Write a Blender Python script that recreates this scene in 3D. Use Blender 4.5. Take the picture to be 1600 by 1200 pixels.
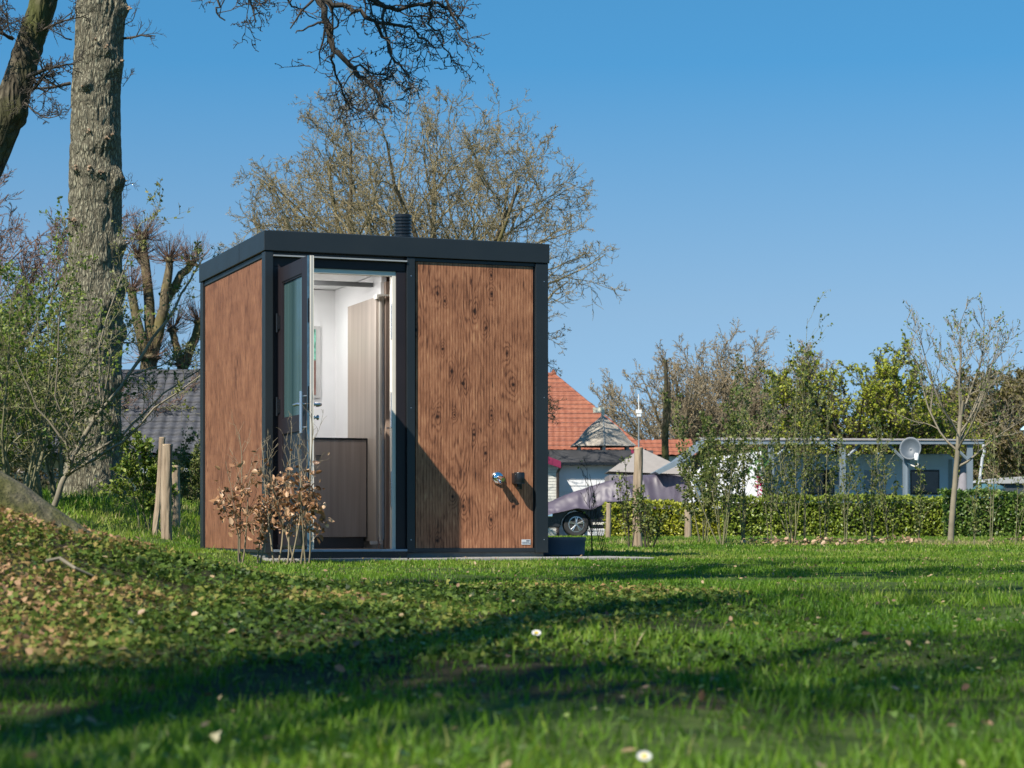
import bpy, bmesh, math, random
import numpy as np
from mathutils import Vector, Matrix, Quaternion

for _o in list(bpy.data.objects): bpy.data.objects.remove(_o)
SC = bpy.context.scene
COL = SC.collection
F = 3380.0; HZ = 827.0; EYE = 0.18

# ---------------------------------------------------------------- camera
cam_d = bpy.data.cameras.new('camera'); cam = bpy.data.objects.new('camera', cam_d); COL.objects.link(cam)
cam.location = (0, 0, EYE); cam.rotation_euler = (math.radians(90), 0, 0)
cam_d.sensor_width = 36; cam_d.lens = F / 1600 * 36; cam_d.shift_y = (HZ - 600) / 1600
cam_d.clip_start = 0.05; cam_d.clip_end = 3000
cam_d.dof.use_dof = True; cam_d.dof.focus_distance = 16.3; cam_d.dof.aperture_fstop = 9.0
SC.camera = cam

# ---------------------------------------------------------------- light
SUN = Vector((-0.976, -1.249, 1.64)).normalized()
world = bpy.data.worlds.new('World'); SC.world = world; world.use_nodes = True
wn = world.node_tree; wn.nodes.clear()
sky = wn.nodes.new('ShaderNodeTexSky'); sky.sky_type = 'NISHITA'; sky.sun_disc = False
sky.sun_elevation = math.asin(SUN.z); sky.sun_rotation = math.atan2(SUN.x, SUN.y)
sky.air_density = 1.0; sky.dust_density = 0.0; sky.ozone_density = 3.5; sky.altitude = 300
hs = wn.nodes.new('ShaderNodeHueSaturation'); hs.inputs['Hue'].default_value = 0.485
bgn = wn.nodes.new('ShaderNodeBackground'); bgn.inputs['Strength'].default_value = 0.084
wo = wn.nodes.new('ShaderNodeOutputWorld')
gm = wn.nodes.new('ShaderNodeNewGeometry'); va = wn.nodes.new('ShaderNodeVectorMath'); va.operation = 'MULTIPLY_ADD'
va.inputs[1].default_value = (-1, -1, -.9); va.inputs[2].default_value = (0, 0, .17)
wn.links.new(gm.outputs['Incoming'], va.inputs[0]); vz = wn.nodes.new('ShaderNodeVectorMath'); vz.operation = 'NORMALIZE'
wn.links.new(va.outputs[0], vz.inputs[0]); wn.links.new(vz.outputs[0], sky.inputs['Vector'])
sx = wn.nodes.new('ShaderNodeSeparateXYZ'); wn.links.new(gm.outputs['Incoming'], sx.inputs[0])
for nm_, lo_, hi_ in (('Saturation', .95, 1.27), ('Value', 1.06, 1.22)):
    mr = wn.nodes.new('ShaderNodeMapRange'); mr.inputs[1].default_value = -.10; mr.inputs[2].default_value = -.21; mr.inputs[3].default_value = lo_; mr.inputs[4].default_value = hi_
    wn.links.new(sx.outputs[2], mr.inputs[0]); wn.links.new(mr.outputs[0], hs.inputs[nm_])
wn.links.new(sky.outputs[0], hs.inputs['Color']); wn.links.new(hs.outputs[0], bgn.inputs['Color']); wn.links.new(bgn.outputs[0], wo.inputs['Surface'])
sun_d = bpy.data.lights.new('sun', 'SUN'); sun_d.energy = 5.0; sun_d.angle = math.radians(0.53); sun_d.color = (1.0, 0.93, 0.82)
sun_o = bpy.data.objects.new('sun', sun_d); COL.objects.link(sun_o)
sun_o.rotation_euler = SUN.to_track_quat('Z', 'Y').to_euler(); sun_o.location = (-20, -25, 35)
SC.view_settings.view_transform = 'Standard'; SC.view_settings.look = 'None'
SC.view_settings.exposure = 0.62; SC.view_settings.gamma = 1.0
SC.cycles.max_bounces = 8; SC.cycles.diffuse_bounces = 4; SC.cycles.glossy_bounces = 3
SC.cycles.transparent_max_bounces = 12; SC.cycles.transmission_bounces = 6
SC.cycles.use_denoising = True

# ---------------------------------------------------------------- helpers
def P(px, py, d):
    """a point of the place from where it is seen and how far off it stands"""
    return np.array(((px - 800) / F * d, d, EYE + (HZ - py) / F * d))

def tag(o, label=None, cat=None, group=None, kind=None):
    if label: o['label'] = label
    if cat: o['category'] = cat
    if group: o['group'] = group
    if kind: o['kind'] = kind
    return o

def empty(name, loc=(0, 0, 0), rz=0, label=None, cat=None, group=None):
    o = bpy.data.objects.new(name, None); COL.objects.link(o)
    o.location = loc; o.rotation_euler = (0, 0, rz); o.empty_display_size = 0.1
    return tag(o, label, cat, group)

def link_mesh(name, me, mat, parent=None, smooth=False):
    o = bpy.data.objects.new(name, me); COL.objects.link(o)
    if mat is not None:
        for m in (mat if isinstance(mat, (list, tuple)) else [mat]): me.materials.append(m)
    if smooth: me.polygons.foreach_set('use_smooth', np.ones(len(me.polygons), bool))
    if parent is not None: o.parent = parent
    return o

def mesh_np(name, V, faces, rnd=None):
    """V (n,3); faces: list of int arrays (m,k)"""
    me = bpy.data.meshes.new(name)
    V = np.asarray(V, np.float32)
    me.vertices.add(len(V)); me.vertices.foreach_set('co', V.ravel())
    faces = [np.asarray(f, np.int32) for f in faces if len(f)]
    nl = sum(f.size for f in faces); npoly = sum(len(f) for f in faces)
    me.loops.add(nl); me.polygons.add(npoly)
    me.loops.foreach_set('vertex_index', np.concatenate([f.ravel() for f in faces]))
    tot = np.concatenate([np.full(len(f), f.shape[1], np.int32) for f in faces])
    st = np.concatenate([[0], np.cumsum(tot)[:-1]]).astype(np.int32)
    me.polygons.foreach_set('loop_start', st); me.polygons.foreach_set('loop_total', tot)
    if rnd is not None:
        a = me.attributes.new('rnd', 'FLOAT', 'POINT'); a.data.foreach_set('value', np.asarray(rnd, np.float32))
    me.update(calc_edges=True)
    return me

class MB:
    def __init__(s): s.v = []; s.f = []
    def add(s, verts, faces):
        b = len(s.v); s.v += [tuple(map(float, q)) for q in verts]; s.f += [tuple(b + i for i in f) for f in faces]; return s
    def box(s, x0, x1, y0, y1, z0, z1, M=None):
        vs = [(x, y, z) for z in (z0, z1) for (x, y) in ((x0, y0), (x1, y0), (x1, y1), (x0, y1))]
        if M is not None: vs = [tuple(M @ Vector(q)) for q in vs]
        return s.add(vs, [(3, 2, 1, 0), (4, 5, 6, 7), (0, 1, 5, 4), (1, 2, 6, 5), (2, 3, 7, 6), (3, 0, 4, 7)])
    def prism(s, poly, axis, a0, a1):
        """poly of 2D points extruded along axis"""
        n = len(poly); vs = []
        for a in (a0, a1):
            for (p, q) in poly:
                vs.append({'x': (a, p, q), 'y': (p, a, q), 'z': (p, q, a)}[axis])
        f = [tuple(range(n)), tuple(range(2 * n - 1, n - 1, -1))]
        f += [(i, n + i, n + (i + 1) % n, (i + 1) % n) for i in range(n)]
        return s.add(vs, f)
    def tube(s, pts, rad, n=10, caps=True):
        pts = [Vector(p) for p in pts]
        if not hasattr(rad, '__len__'): rad = [rad] * len(pts)
        vs = []; u = None
        for i, p in enumerate(pts):
            t = (pts[min(i + 1, len(pts) - 1)] - pts[max(i - 1, 0)]).normalized()
            if u is None: u = t.orthogonal().normalized()
            else: u = (u - t * u.dot(t)).normalized()
            w = t.cross(u)
            for k in range(n):
                a = 2 * math.pi * k / n; vs.append(p + (u * math.cos(a) + w * math.sin(a)) * rad[i])
        f = [(i * n + k, i * n + (k + 1) % n, (i + 1) * n + (k + 1) % n, (i + 1) * n + k) for i in range(len(pts) - 1) for k in range(n)]
        if caps: f += [tuple(range(n - 1, -1, -1)), tuple((len(pts) - 1) * n + k for k in range(n))]
        return s.add(vs, f)
    def lathe(s, prof, c=(0, 0, 0), axis='z', n=24):
        """prof: (radius, height) list"""
        vs = []
        for (r, h) in prof:
            for k in range(n):
                a = 2 * math.pi * k / n; x, y = r * math.cos(a), r * math.sin(a)
                q = {'z': (x, y, h), 'y': (x, h, y), 'x': (h, x, y)}[axis]
                vs.append((q[0] + c[0], q[1] + c[1], q[2] + c[2]))
        f = [(i * n + k, i * n + (k + 1) % n, (i + 1) * n + (k + 1) % n, (i + 1) * n + k) for i in range(len(prof) - 1) for k in range(n)]
        f += [tuple(range(n - 1, -1, -1)), tuple((len(prof) - 1) * n + k for k in range(n))]
        return s.add(vs, f)
    def build(s, name, mat, parent=None, bevel=0, smooth=False, fix=True):
        me = bpy.data.meshes.new(name); me.from_pydata(s.v, [], s.f); me.update()
        if fix:
            bm = bmesh.new(); bm.from_mesh(me); bmesh.ops.recalc_face_normals(bm, faces=bm.faces); bm.to_mesh(me); bm.free()
        o = link_mesh(name, me, mat, parent)
        if smooth:
            me.polygons.foreach_set('use_smooth', np.ones(len(me.polygons), bool)); me.set_sharp_from_angle(angle=math.radians(40))
        if bevel:
            m = o.modifiers.new('bevel', 'BEVEL'); m.width = bevel; m.segments = 2; m.limit_method = 'ANGLE'
        return o

def copy_tree(o, parent=None):
    c = o.copy(); COL.objects.link(c); c.parent = parent
    for ch in [x for x in COL.objects if x.parent == o]: copy_tree(ch, c)
    return c

# noise -------------------------------------------------------------
def _h(ix, iy, seed):
    n = (ix.astype(np.int64) * 374761393 + iy.astype(np.int64) * 668265263 + seed * 982451653) & 0x7fffffff
    n = ((n ^ (n >> 13)) * 1274126177) & 0x7fffffff
    return ((n ^ (n >> 16)) & 0xffff) / 65535.0
def vn(x, y, seed=0, per=None):
    x = np.asarray(x, float); y = np.asarray(y, float); x, y = np.broadcast_arrays(x, y)
    ix = np.floor(x); iy = np.floor(y); fx = x - ix; fy = y - iy
    fx = fx * fx * (3 - 2 * fx); fy = fy * fy * (3 - 2 * fy)
    x0 = ix; x1 = ix + 1
    if per: x0 = x0 % per; x1 = x1 % per
    a = _h(x0, iy, seed); b = _h(x1, iy, seed); c = _h(x0, iy + 1, seed); d = _h(x1, iy + 1, seed)
    return (a * (1 - fx) + b * fx) * (1 - fy) + (c * (1 - fx) + d * fx) * fy
def sm(a, b, x):
    t = np.clip((np.asarray(x, float) - a) / (b - a), 0, 1); return t * t * (3 - 2 * t)

def gz(x, y):
    """height of the ground"""
    x = np.asarray(x, float); y = np.asarray(y, float)
    z = np.clip(-0.12 + 0.005 * (y - 3), -0.12, 0.0)
    m = 0.57 * np.exp(-((x + 2.75) ** 2) / (2 * 0.97 ** 2)) * np.exp(-((y - 7.4) ** 2) / (2 * 1.35 ** 2))
    m = m + 0.035 * np.exp(-((x + 0.3) ** 2) / (2 * 1.0 ** 2)) * np.exp(-((y - 6.6) ** 2) / (2 * 1.3 ** 2))
    bank = 0.46 * sm(-2.9, -4.7, x) * sm(17.5, 24.5, y) + 0.10 * sm(-2.5, -3.2, x) * sm(16.0, 19, y)
    bank = bank + 0.055 * sm(-1.75, -2.15, x) * sm(14.9, 16.2, y) * (1 - sm(18.5, 20, y))
    near = 1 - sm(12.5, 14.2, y) * (1 - sm(24, 28, y)) * sm(-3.2, -2.8, x) * (1 - sm(1.0, 2.0, x))
    bump = (vn(x * 1.3, y * 0.9, 5) - .5) * 0.045 + (vn(x * 4, y * 3, 6) - .5) * 0.018
    bump = bump * (1 - 0.75 * sm(8, 14, y)) * near * (1 - sm(45, 60, y) * .5)
    return z + m + bank + bump

# ---------------------------------------------------------------- materials
def new_mat(name):
    m = bpy.data.materials.new(name); m.use_nodes = True; nt = m.node_tree
    return m, nt, nt.nodes['Principled BSDF'], nt.nodes['Material Output']
def setp(b, **k):
    for a, v in k.items():
        b.inputs[a.replace('_', ' ')].default_value = v
def N(nt, t, **k):
    n = nt.nodes.new('ShaderNode' + t)
    for a, v in k.items():
        if a.startswith('i_'):
            key = a[2:]; key = int(key) if key.isdigit() else key.replace('_', ' ')
            n.inputs[key].default_value = v
        else: setattr(n, a, v)
    return n
def L(nt, a, b): nt.links.new(a, b)
def math_n(nt, op, a, b=None, c=None, clamp=False):
    n = nt.nodes.new('ShaderNodeMath'); n.operation = op; n.use_clamp = clamp
    for i, q in enumerate((a, b, c)):
        if q is None: continue
        if isinstance(q, (int, float)): n.inputs[i].default_value = q
        else: nt.links.new(q, n.inputs[i])
    return n.outputs[0]
def ramp(nt, fac, stops, interp='LINEAR'):
    r = nt.nodes.new('ShaderNodeValToRGB'); r.color_ramp.interpolation = interp
    e = r.color_ramp.elements
    while len(e) > 1: e.remove(e[0])
    e[0].position = stops[0][0]; e[0].color = (*stops[0][1], 1)
    for p, c in stops[1:]:
        q = e.new(p); q.color = (*c, 1)
    nt.links.new(fac, r.inputs[0]); return r.outputs[0]
def coords(nt, scale=(1, 1, 1), kind='Object', loc=(0, 0, 0)):
    tc = nt.nodes.new('ShaderNodeTexCoord'); mp = nt.nodes.new('ShaderNodeMapping')
    mp.inputs['Scale'].default_value = scale; mp.inputs['Location'].default_value = loc
    nt.links.new(tc.outputs[kind], mp.inputs[0]); return mp.outputs[0]
def noise(nt, vec, scale, detail=4, rough=.55, dist=0):
    n = N(nt, 'TexNoise', i_Scale=scale, i_Detail=detail, i_Roughness=rough, i_Distortion=dist)
    nt.links.new(vec, n.inputs['Vector']); return n.outputs[0]
def bump(nt, bsdf, h, strength=.5, dist=.01):
    b = N(nt, 'Bump', i_Strength=strength, i_Distance=dist); nt.links.new(h, b.inputs['Height']); nt.links.new(b.outputs[0], bsdf.inputs['Normal'])
def mix(nt, fac, a, b, mode='MIX'):
    n = nt.nodes.new('ShaderNodeMix'); n.data_type = 'RGBA'; n.blend_type = mode
    for s, q in ((n.inputs[0], fac), (n.inputs[6], a), (n.inputs[7], b)):
        if isinstance(q, (int, float)): s.default_value = q
        elif isinstance(q, tuple): s.default_value = (*q, 1)
        else: nt.links.new(q, s)
    return n.outputs[2]

def simple(name, col, rough=.6, metal=0, vary=.12, scale=6, bmp=0, spec=.5):
    m, nt, b, o = new_mat(name)
    v = coords(nt); n = noise(nt, v, scale, 5)
    c0 = tuple(max(0, q * (1 - vary)) for q in col); c1 = tuple(min(1, q * (1 + vary)) for q in col)
    c = ramp(nt, n, [(.3, c0), (.7, c1)]); L(nt, c, b.inputs['Base Color'])
    r = math_n(nt, 'MULTIPLY_ADD', n, .2, rough - .1, clamp=True); L(nt, r, b.inputs['Roughness'])
    setp(b, Metallic=metal); b.inputs['Specular IOR Level'].default_value = spec
    if bmp: bump(nt, b, noise(nt, v, scale * 6, 4), bmp, .005)
    return m

def leaf_mat(name, stops, transl=.35, rough=.5, spec=.4):
    m, nt, b, o = new_mat(name)
    a = N(nt, 'Attribute', attribute_name='rnd')
    c = ramp(nt, a.outputs['Fac'], stops)
    L(nt, c, b.inputs['Base Color']); setp(b, Roughness=rough); b.inputs['Specular IOR Level'].default_value = spec
    t = N(nt, 'BsdfTranslucent'); L(nt, c, t.inputs[0])
    ms = N(nt, 'MixShader'); ms.inputs[0].default_value = transl
    L(nt, b.outputs[0], ms.inputs[1]); L(nt, t.outputs[0], ms.inputs[2]); L(nt, ms.outputs[0], o.inputs[0])
    return m

def bark(name, dark, light, moss=None, sx=9, sz=1.3, strength=.9, dist=.03):
    m, nt, b, o = new_mat(name)
    v = coords(nt, (sx, sx, sz))
    n1 = noise(nt, v, 1.6, 6, .6, .6)
    vo = N(nt, 'TexVoronoi', feature='DISTANCE_TO_EDGE', i_Scale=1.7); 
    w = N(nt, 'VectorMath', operation='ADD'); nn = N(nt, 'TexNoise', i_Scale=1.2, i_Detail=3); L(nt, v, nn.inputs[0])
    L(nt, v, w.inputs[0]); L(nt, nn.outputs[1], w.inputs[1]); L(nt, w.outputs[0], vo.inputs[0])
    cr = math_n(nt, 'MINIMUM', math_n(nt, 'MULTIPLY', vo.outputs[0], 3.2), 1.0)
    h = math_n(nt, 'MULTIPLY_ADD', n1, .5, cr)
    c = ramp(nt, math_n(nt, 'MULTIPLY', h, .7), [(.12, dark), (.55, tuple((a + c_) / 2 for a, c_ in zip(dark, light))), (.95, light)])
    if moss:
        v2 = coords(nt); n2 = noise(nt, v2, 1.4, 4); g = ramp(nt, n2, [(.45, (0, 0, 0)), (.6, (1, 1, 1))])
        c = mix(nt, math_n(nt, 'MULTIPLY', g, .7), c, moss)
    L(nt, c, b.inputs['Base Color']); setp(b, Roughness=.9); b.inputs['Specular IOR Level'].default_value = .2
    bump(nt, b, h, strength, dist)
    return m

def wood_panel(name, knots=(), tint=1.0):
    """printed rustic timber board: fine vertical grooves, drifting grain and knots"""
    m, nt, b, o = new_mat(name)
    mu = lambda a, c: math_n(nt, 'MULTIPLY', a, c)
    tc = N(nt, 'TexCoord'); sp = N(nt, 'SeparateXYZ'); L(nt, tc.outputs['Object'], sp.inputs[0])
    x = math_n(nt, 'ADD', sp.outputs[0], sp.outputs[1]); z = sp.outputs[2]
    def vec(zs):
        c = N(nt, 'CombineXYZ'); L(nt, x, c.inputs[0]); L(nt, mu(z, zs), c.inputs[1]); return c.outputs[0]
    cv, cvn, cf = vec(.16), vec(.55), vec(.045)
    ring, core = None, None
    wob = math_n(nt, 'MULTIPLY_ADD', noise(nt, vec(.6), 22, 3), .022, -.011)
    for (ku, kz, ks) in knots:
        dx = math_n(nt, 'ADD', math_n(nt, 'SUBTRACT', x, ku), wob); dz = math_n(nt, 'SUBTRACT', z, kz)
        dx2 = math_n(nt, 'POWER', math_n(nt, 'ABSOLUTE', dx), 2.0); dz2 = math_n(nt, 'POWER', math_n(nt, 'ABSOLUTE', dz), 2.0)
        r_ = math_n(nt, 'POWER', 2.718, mu(math_n(nt, 'MULTIPLY_ADD', dx2, 1 / (.024 * ks + .012) ** 2, mu(dz2, 1 / (.085 * ks) ** 2)), -1.0))
        k_ = math_n(nt, 'POWER', 2.718, mu(math_n(nt, 'MULTIPLY_ADD', dx2, 1 / (.0095 * ks) ** 2, mu(dz2, 1 / (.0105 * ks) ** 2)), -1.0))
        ring = r_ if ring is None else math_n(nt, 'MAXIMUM', ring, r_); core = k_ if core is None else math_n(nt, 'MAXIMUM', core, k_)
    nz = noise(nt, cv, 5.0, 2, .5, .2); nz2 = noise(nt, cv, 16.0, 3, .55)
    fld = math_n(nt, 'ADD', mu(nz, 3.6), mu(nz2, .9))
    if ring is not None: fld = math_n(nt, 'MULTIPLY_ADD', ring, .8, fld)
    wv = math_n(nt, 'MULTIPLY_ADD', math_n(nt, 'SINE', mu(fld, 24.0)), .5, .5)
    fine = noise(nt, cf, 170.0, 3, .7)
    gro = math_n(nt, 'POWER', math_n(nt, 'MULTIPLY_ADD', math_n(nt, 'SINE', mu(x, 2 * math.pi / .0232)), .5, .5), 5.0)
    gb = noise(nt, cv, 3.0, 3, .6); blot = noise(nt, cvn, 7.0, 4, .65)
    cath = ramp(nt, noise(nt, vec(.25), 3.3, 2), [(.45, (0, 0, 0)), (.62, (1, 1, 1))])
    amp = math_n(nt, 'MULTIPLY_ADD', cath, .16, .09)
    if ring is not None: amp = math_n(nt, 'MULTIPLY_ADD', ring, .16, amp)
    val = math_n(nt, 'SUBTRACT', .72, mu(math_n(nt, 'POWER', wv, 2.5), amp))
    val = math_n(nt, 'ADD', val, mu(math_n(nt, 'SUBTRACT', fine, .5), 1.15))
    val = math_n(nt, 'ADD', val, mu(math_n(nt, 'SUBTRACT', blot, .5), .7))
    val = math_n(nt, 'SUBTRACT', val, mu(mu(gro, gb), .52))
    fl = ramp(nt, noise(nt, vec(.13), 46.0 if knots else 120.0, 2, .5), [(.62 if not knots else .66, (0, 0, 0)), (.72, (1, 1, 1))])
    val = math_n(nt, 'SUBTRACT', val, mu(fl, .32 if knots else .55))
    if core is not None: val = math_n(nt, 'SUBTRACT', val, math_n(nt, 'MULTIPLY_ADD', core, .8, mu(mu(ring, blot), .26)))
    val = math_n(nt, 'ADD', val, 0.0, clamp=True)
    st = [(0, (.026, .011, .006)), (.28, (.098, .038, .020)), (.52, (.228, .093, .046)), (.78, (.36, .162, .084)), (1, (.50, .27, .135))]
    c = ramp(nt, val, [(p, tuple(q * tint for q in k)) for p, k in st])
    L(nt, c, b.inputs['Base Color']); setp(b, Roughness=.62); b.inputs['Specular IOR Level'].default_value = .3
    bump(nt, b, math_n(nt, 'MULTIPLY_ADD', gro, -1.0, fine), .25, .002)
    return m
def panel_uz(px, py):
    p = (px - 800) / F; u = (16 * p + 1.827) / (.9373 - .3486 * p); return u, EYE + (HZ - py) * (16 + .3486 * u) / F
KN = [(689, 458, 1.3), (746, 486, 1.1), (773, 459, .8), (773, 430, .6), (765, 512, 1.0), (697, 545, .7), (797, 552, .9), (711, 580, 1.1), (729, 599, 1.2), (807, 601, 1.2), (689, 651, 1.3), (746, 679, 1.1), (773, 649, .8), (764, 708, 1.0), (655, 515, 1.1), (729, 791, 1.2), (808, 791, 1.2), (713, 776, 1.0), (689, 845, 1.2), (773, 812, .8), (715, 648, .5), (700, 470, .6)]

def laminate(name, c0, c1, s=14):
    m, nt, b, o = new_mat(name)
    v = coords(nt, (1, 1, .03)); n = noise(nt, v, s, 3, .6); n2 = noise(nt, v, s * 6, 2, .5)
    f = math_n(nt, 'MULTIPLY_ADD', n2, .35, math_n(nt, 'MULTIPLY', n, .75))
    L(nt, ramp(nt, f, [(.3, c0), (.75, c1)]), b.inputs['Base Color']); setp(b, Roughness=.45); return m

M = {}
M['wood'] = wood_panel('rustic_wood', [panel_uz(a_, b_) + (c_,) for a_, b_, c_ in KN])
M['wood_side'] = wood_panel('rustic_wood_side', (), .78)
M['anth'] = simple('anthracite_metal', (.013, .0175, .021), .42, .0, .08, 3, .05)
M['frame'] = simple('dark_frame', (.020, .016, .019), .45, 0, .1, 4, .05, .3)
M['white'] = simple('white_wall', (.82, .82, .82), .45, 0, .02)
M['silver'] = simple('silver', (.55, .57, .6), .28, .9, .05)
M['alu'] = simple('aluminium_trim', (.68, .63, .55), .5, .0, .05)
M['blueedge'] = simple('blue_grey_gasket', (.07, .14, .20), .35, .2, .25, 30)
M['chrome'] = simple('chrome', (.8, .82, .84), .09, 1.0, .02)
M['blackp'] = simple('black_plastic', (.010, .011, .013), .28, 0, .1)
M['lam_light'] = laminate('light_laminate', (.30, .245, .20), (.46, .39, .33))
M['lam_brown'] = laminate('brown_laminate', (.22, .155, .120), (.37, .285, .23), 10)
M['concrete'] = simple('concrete', (.17, .17, .16), .9, 0, .2, 9, .4)
M['paver'] = simple('paving_slab', (.28, .265, .24), .9, 0, .22, 5, .4)
# ---------------------------------------------------------------- ground
def axis_grid(parts):
    a = []
    for (s, e, n) in parts: a += list(np.linspace(s, e, n, endpoint=False))
    a.append(parts[-1][1]); return np.array(a)
def build_ground():
    xs = axis_grid([(-900, -60, 14), (-60, -12, 30), (-12, -5, 40), (-5, 5, 150), (5, 12, 40), (12, 60, 30), (60, 900, 14)])
    ys = axis_grid([(-300, -12, 12), (-12, 2, 30), (2, 12, 150), (12, 30, 120), (30, 60, 40), (60, 160, 25), (160, 1600, 14)])
    X, Y = np.meshgrid(xs, ys); Z = gz(X, Y)
    V = np.stack([X, Y, Z], -1).reshape(-1, 3); nx = len(xs); ny = len(ys)
    i = np.arange(ny - 1)[:, None] * nx + np.arange(nx - 1)[None]; i = i.ravel()
    me = mesh_np('lawn', V, [np.stack([i, i + 1, i + nx + 1, i + nx], 1)])
    m, nt, b, o = new_mat('ground')
    v = coords(nt); n1 = noise(nt, v, .8, 5, .6); n2 = noise(nt, v, 14, 5, .7)
    c = ramp(nt, n2, [(.3, (.024, .044, .010)), (.6, (.065, .100, .022)), (.8, (.13, .135, .05))])
    soil = ramp(nt, n2, [(.3, (.014, .010, .007)), (.7, (.050, .034, .022))])
    g = ramp(nt, n1, [(.45, (0, 0, 0)), (.62, (1, 1, 1))])
    sp = N(nt, 'SeparateXYZ'); L(nt, v, sp.inputs[0])
    band = math_n(nt, 'MULTIPLY', math_n(nt, 'GREATER_THAN', sp.outputs[1], 3.6), math_n(nt, 'LESS_THAN', sp.outputs[1], 11.0))
    mr = N(nt, 'MapRange'); mr.inputs[1].default_value = 1.7; mr.inputs[2].default_value = .1; L(nt, sp.outputs[0], mr.inputs[0]); band = math_n(nt, 'MULTIPLY', band, mr.outputs[0])
    L(nt, mix(nt, math_n(nt, 'MULTIPLY_ADD', band, .75, math_n(nt, 'MULTIPLY', g, .2)), c, soil), b.inputs['Base Color'])
    setp(b, Roughness=.95); b.inputs['Specular IOR Level'].default_value = .1; bump(nt, b, n2, .8, .03)
    tag(link_mesh('lawn', me, m, None, True), kind='structure')
build_ground()

def inst(template_v, template_f, pos, R, scale, rndv=None):
    """scatter a small template: pos (m,3), R (m,3,3), scale (m,) or (m,3)"""
    T = np.asarray(template_v, float); k = len(T); m = len(pos)
    s = np.asarray(scale, float); s = s[:, None, None] if s.ndim == 1 else s[:, None, :]
    V = np.einsum('mij,mkj->mki', R, T[None] * s) + np.asarray(pos)[:, None, :]
    fs = [(np.asarray(f, np.int64)[None] + (np.arange(m) * k)[:, None, None]).reshape(-1, len(f[0])) for f in template_f]
    rv = np.repeat(rndv if rndv is not None else np.zeros(m), k)
    return V.reshape(-1, 3), fs, rv
def rand_rot(rng, m, tilt=None):
    """random rotations; tilt limits lean of local z from world z"""
    a = rng.uniform(0, 2 * np.pi, m)
    if tilt is None: ct = rng.uniform(-1, 1, m); t = np.arccos(ct)
    else: t = np.abs(rng.normal(0, tilt, m))
    b = rng.uniform(0, 2 * np.pi, m)
    ca, sa, ct, st, cb, sb = np.cos(a), np.sin(a), np.cos(t), np.sin(t), np.cos(b), np.sin(b)
    Rz = np.zeros((m, 3, 3)); Rz[:, 0, 0] = ca; Rz[:, 0, 1] = -sa; Rz[:, 1, 0] = sa; Rz[:, 1, 1] = ca; Rz[:, 2, 2] = 1
    Ry = np.zeros((m, 3, 3)); Ry[:, 0, 0] = ct; Ry[:, 0, 2] = st; Ry[:, 2, 0] = -st; Ry[:, 2, 2] = ct; Ry[:, 1, 1] = 1
    Rb = np.zeros((m, 3, 3)); Rb[:, 0, 0] = cb; Rb[:, 0, 1] = -sb; Rb[:, 1, 0] = sb; Rb[:, 1, 1] = cb; Rb[:, 2, 2] = 1
    return Rb @ Ry @ Rz
BLADE_V = [(-.5, 0, 0), (.5, 0, 0), (-.36, .12, .55), (.36, .12, .55), (0, .42, 1)]
BLADE_F = [[(0, 1, 3, 2)], [(2, 3, 4)]]
LEAF_V = [(0, 0, 0), (.30, .28, .06), (.24, .72, .02), (0, 1, -.08), (-.24, .72, .02), (-.30, .28, .06)]
LEAF_F = [[(0, 1, 2, 3), (0, 3, 4, 5)]]
IVY_V = [(0, 0, 0), (.42, .1, .05), (.34, .45, .0), (.12, .55, .02), (0, 1, -.1), (-.12, .55, .02), (-.34, .45, 0), (-.42, .1, .05)]
IVY_F = [[(0, 1, 2, 3), (0, 5, 6, 7), (0, 3, 4, 5)]]

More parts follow.
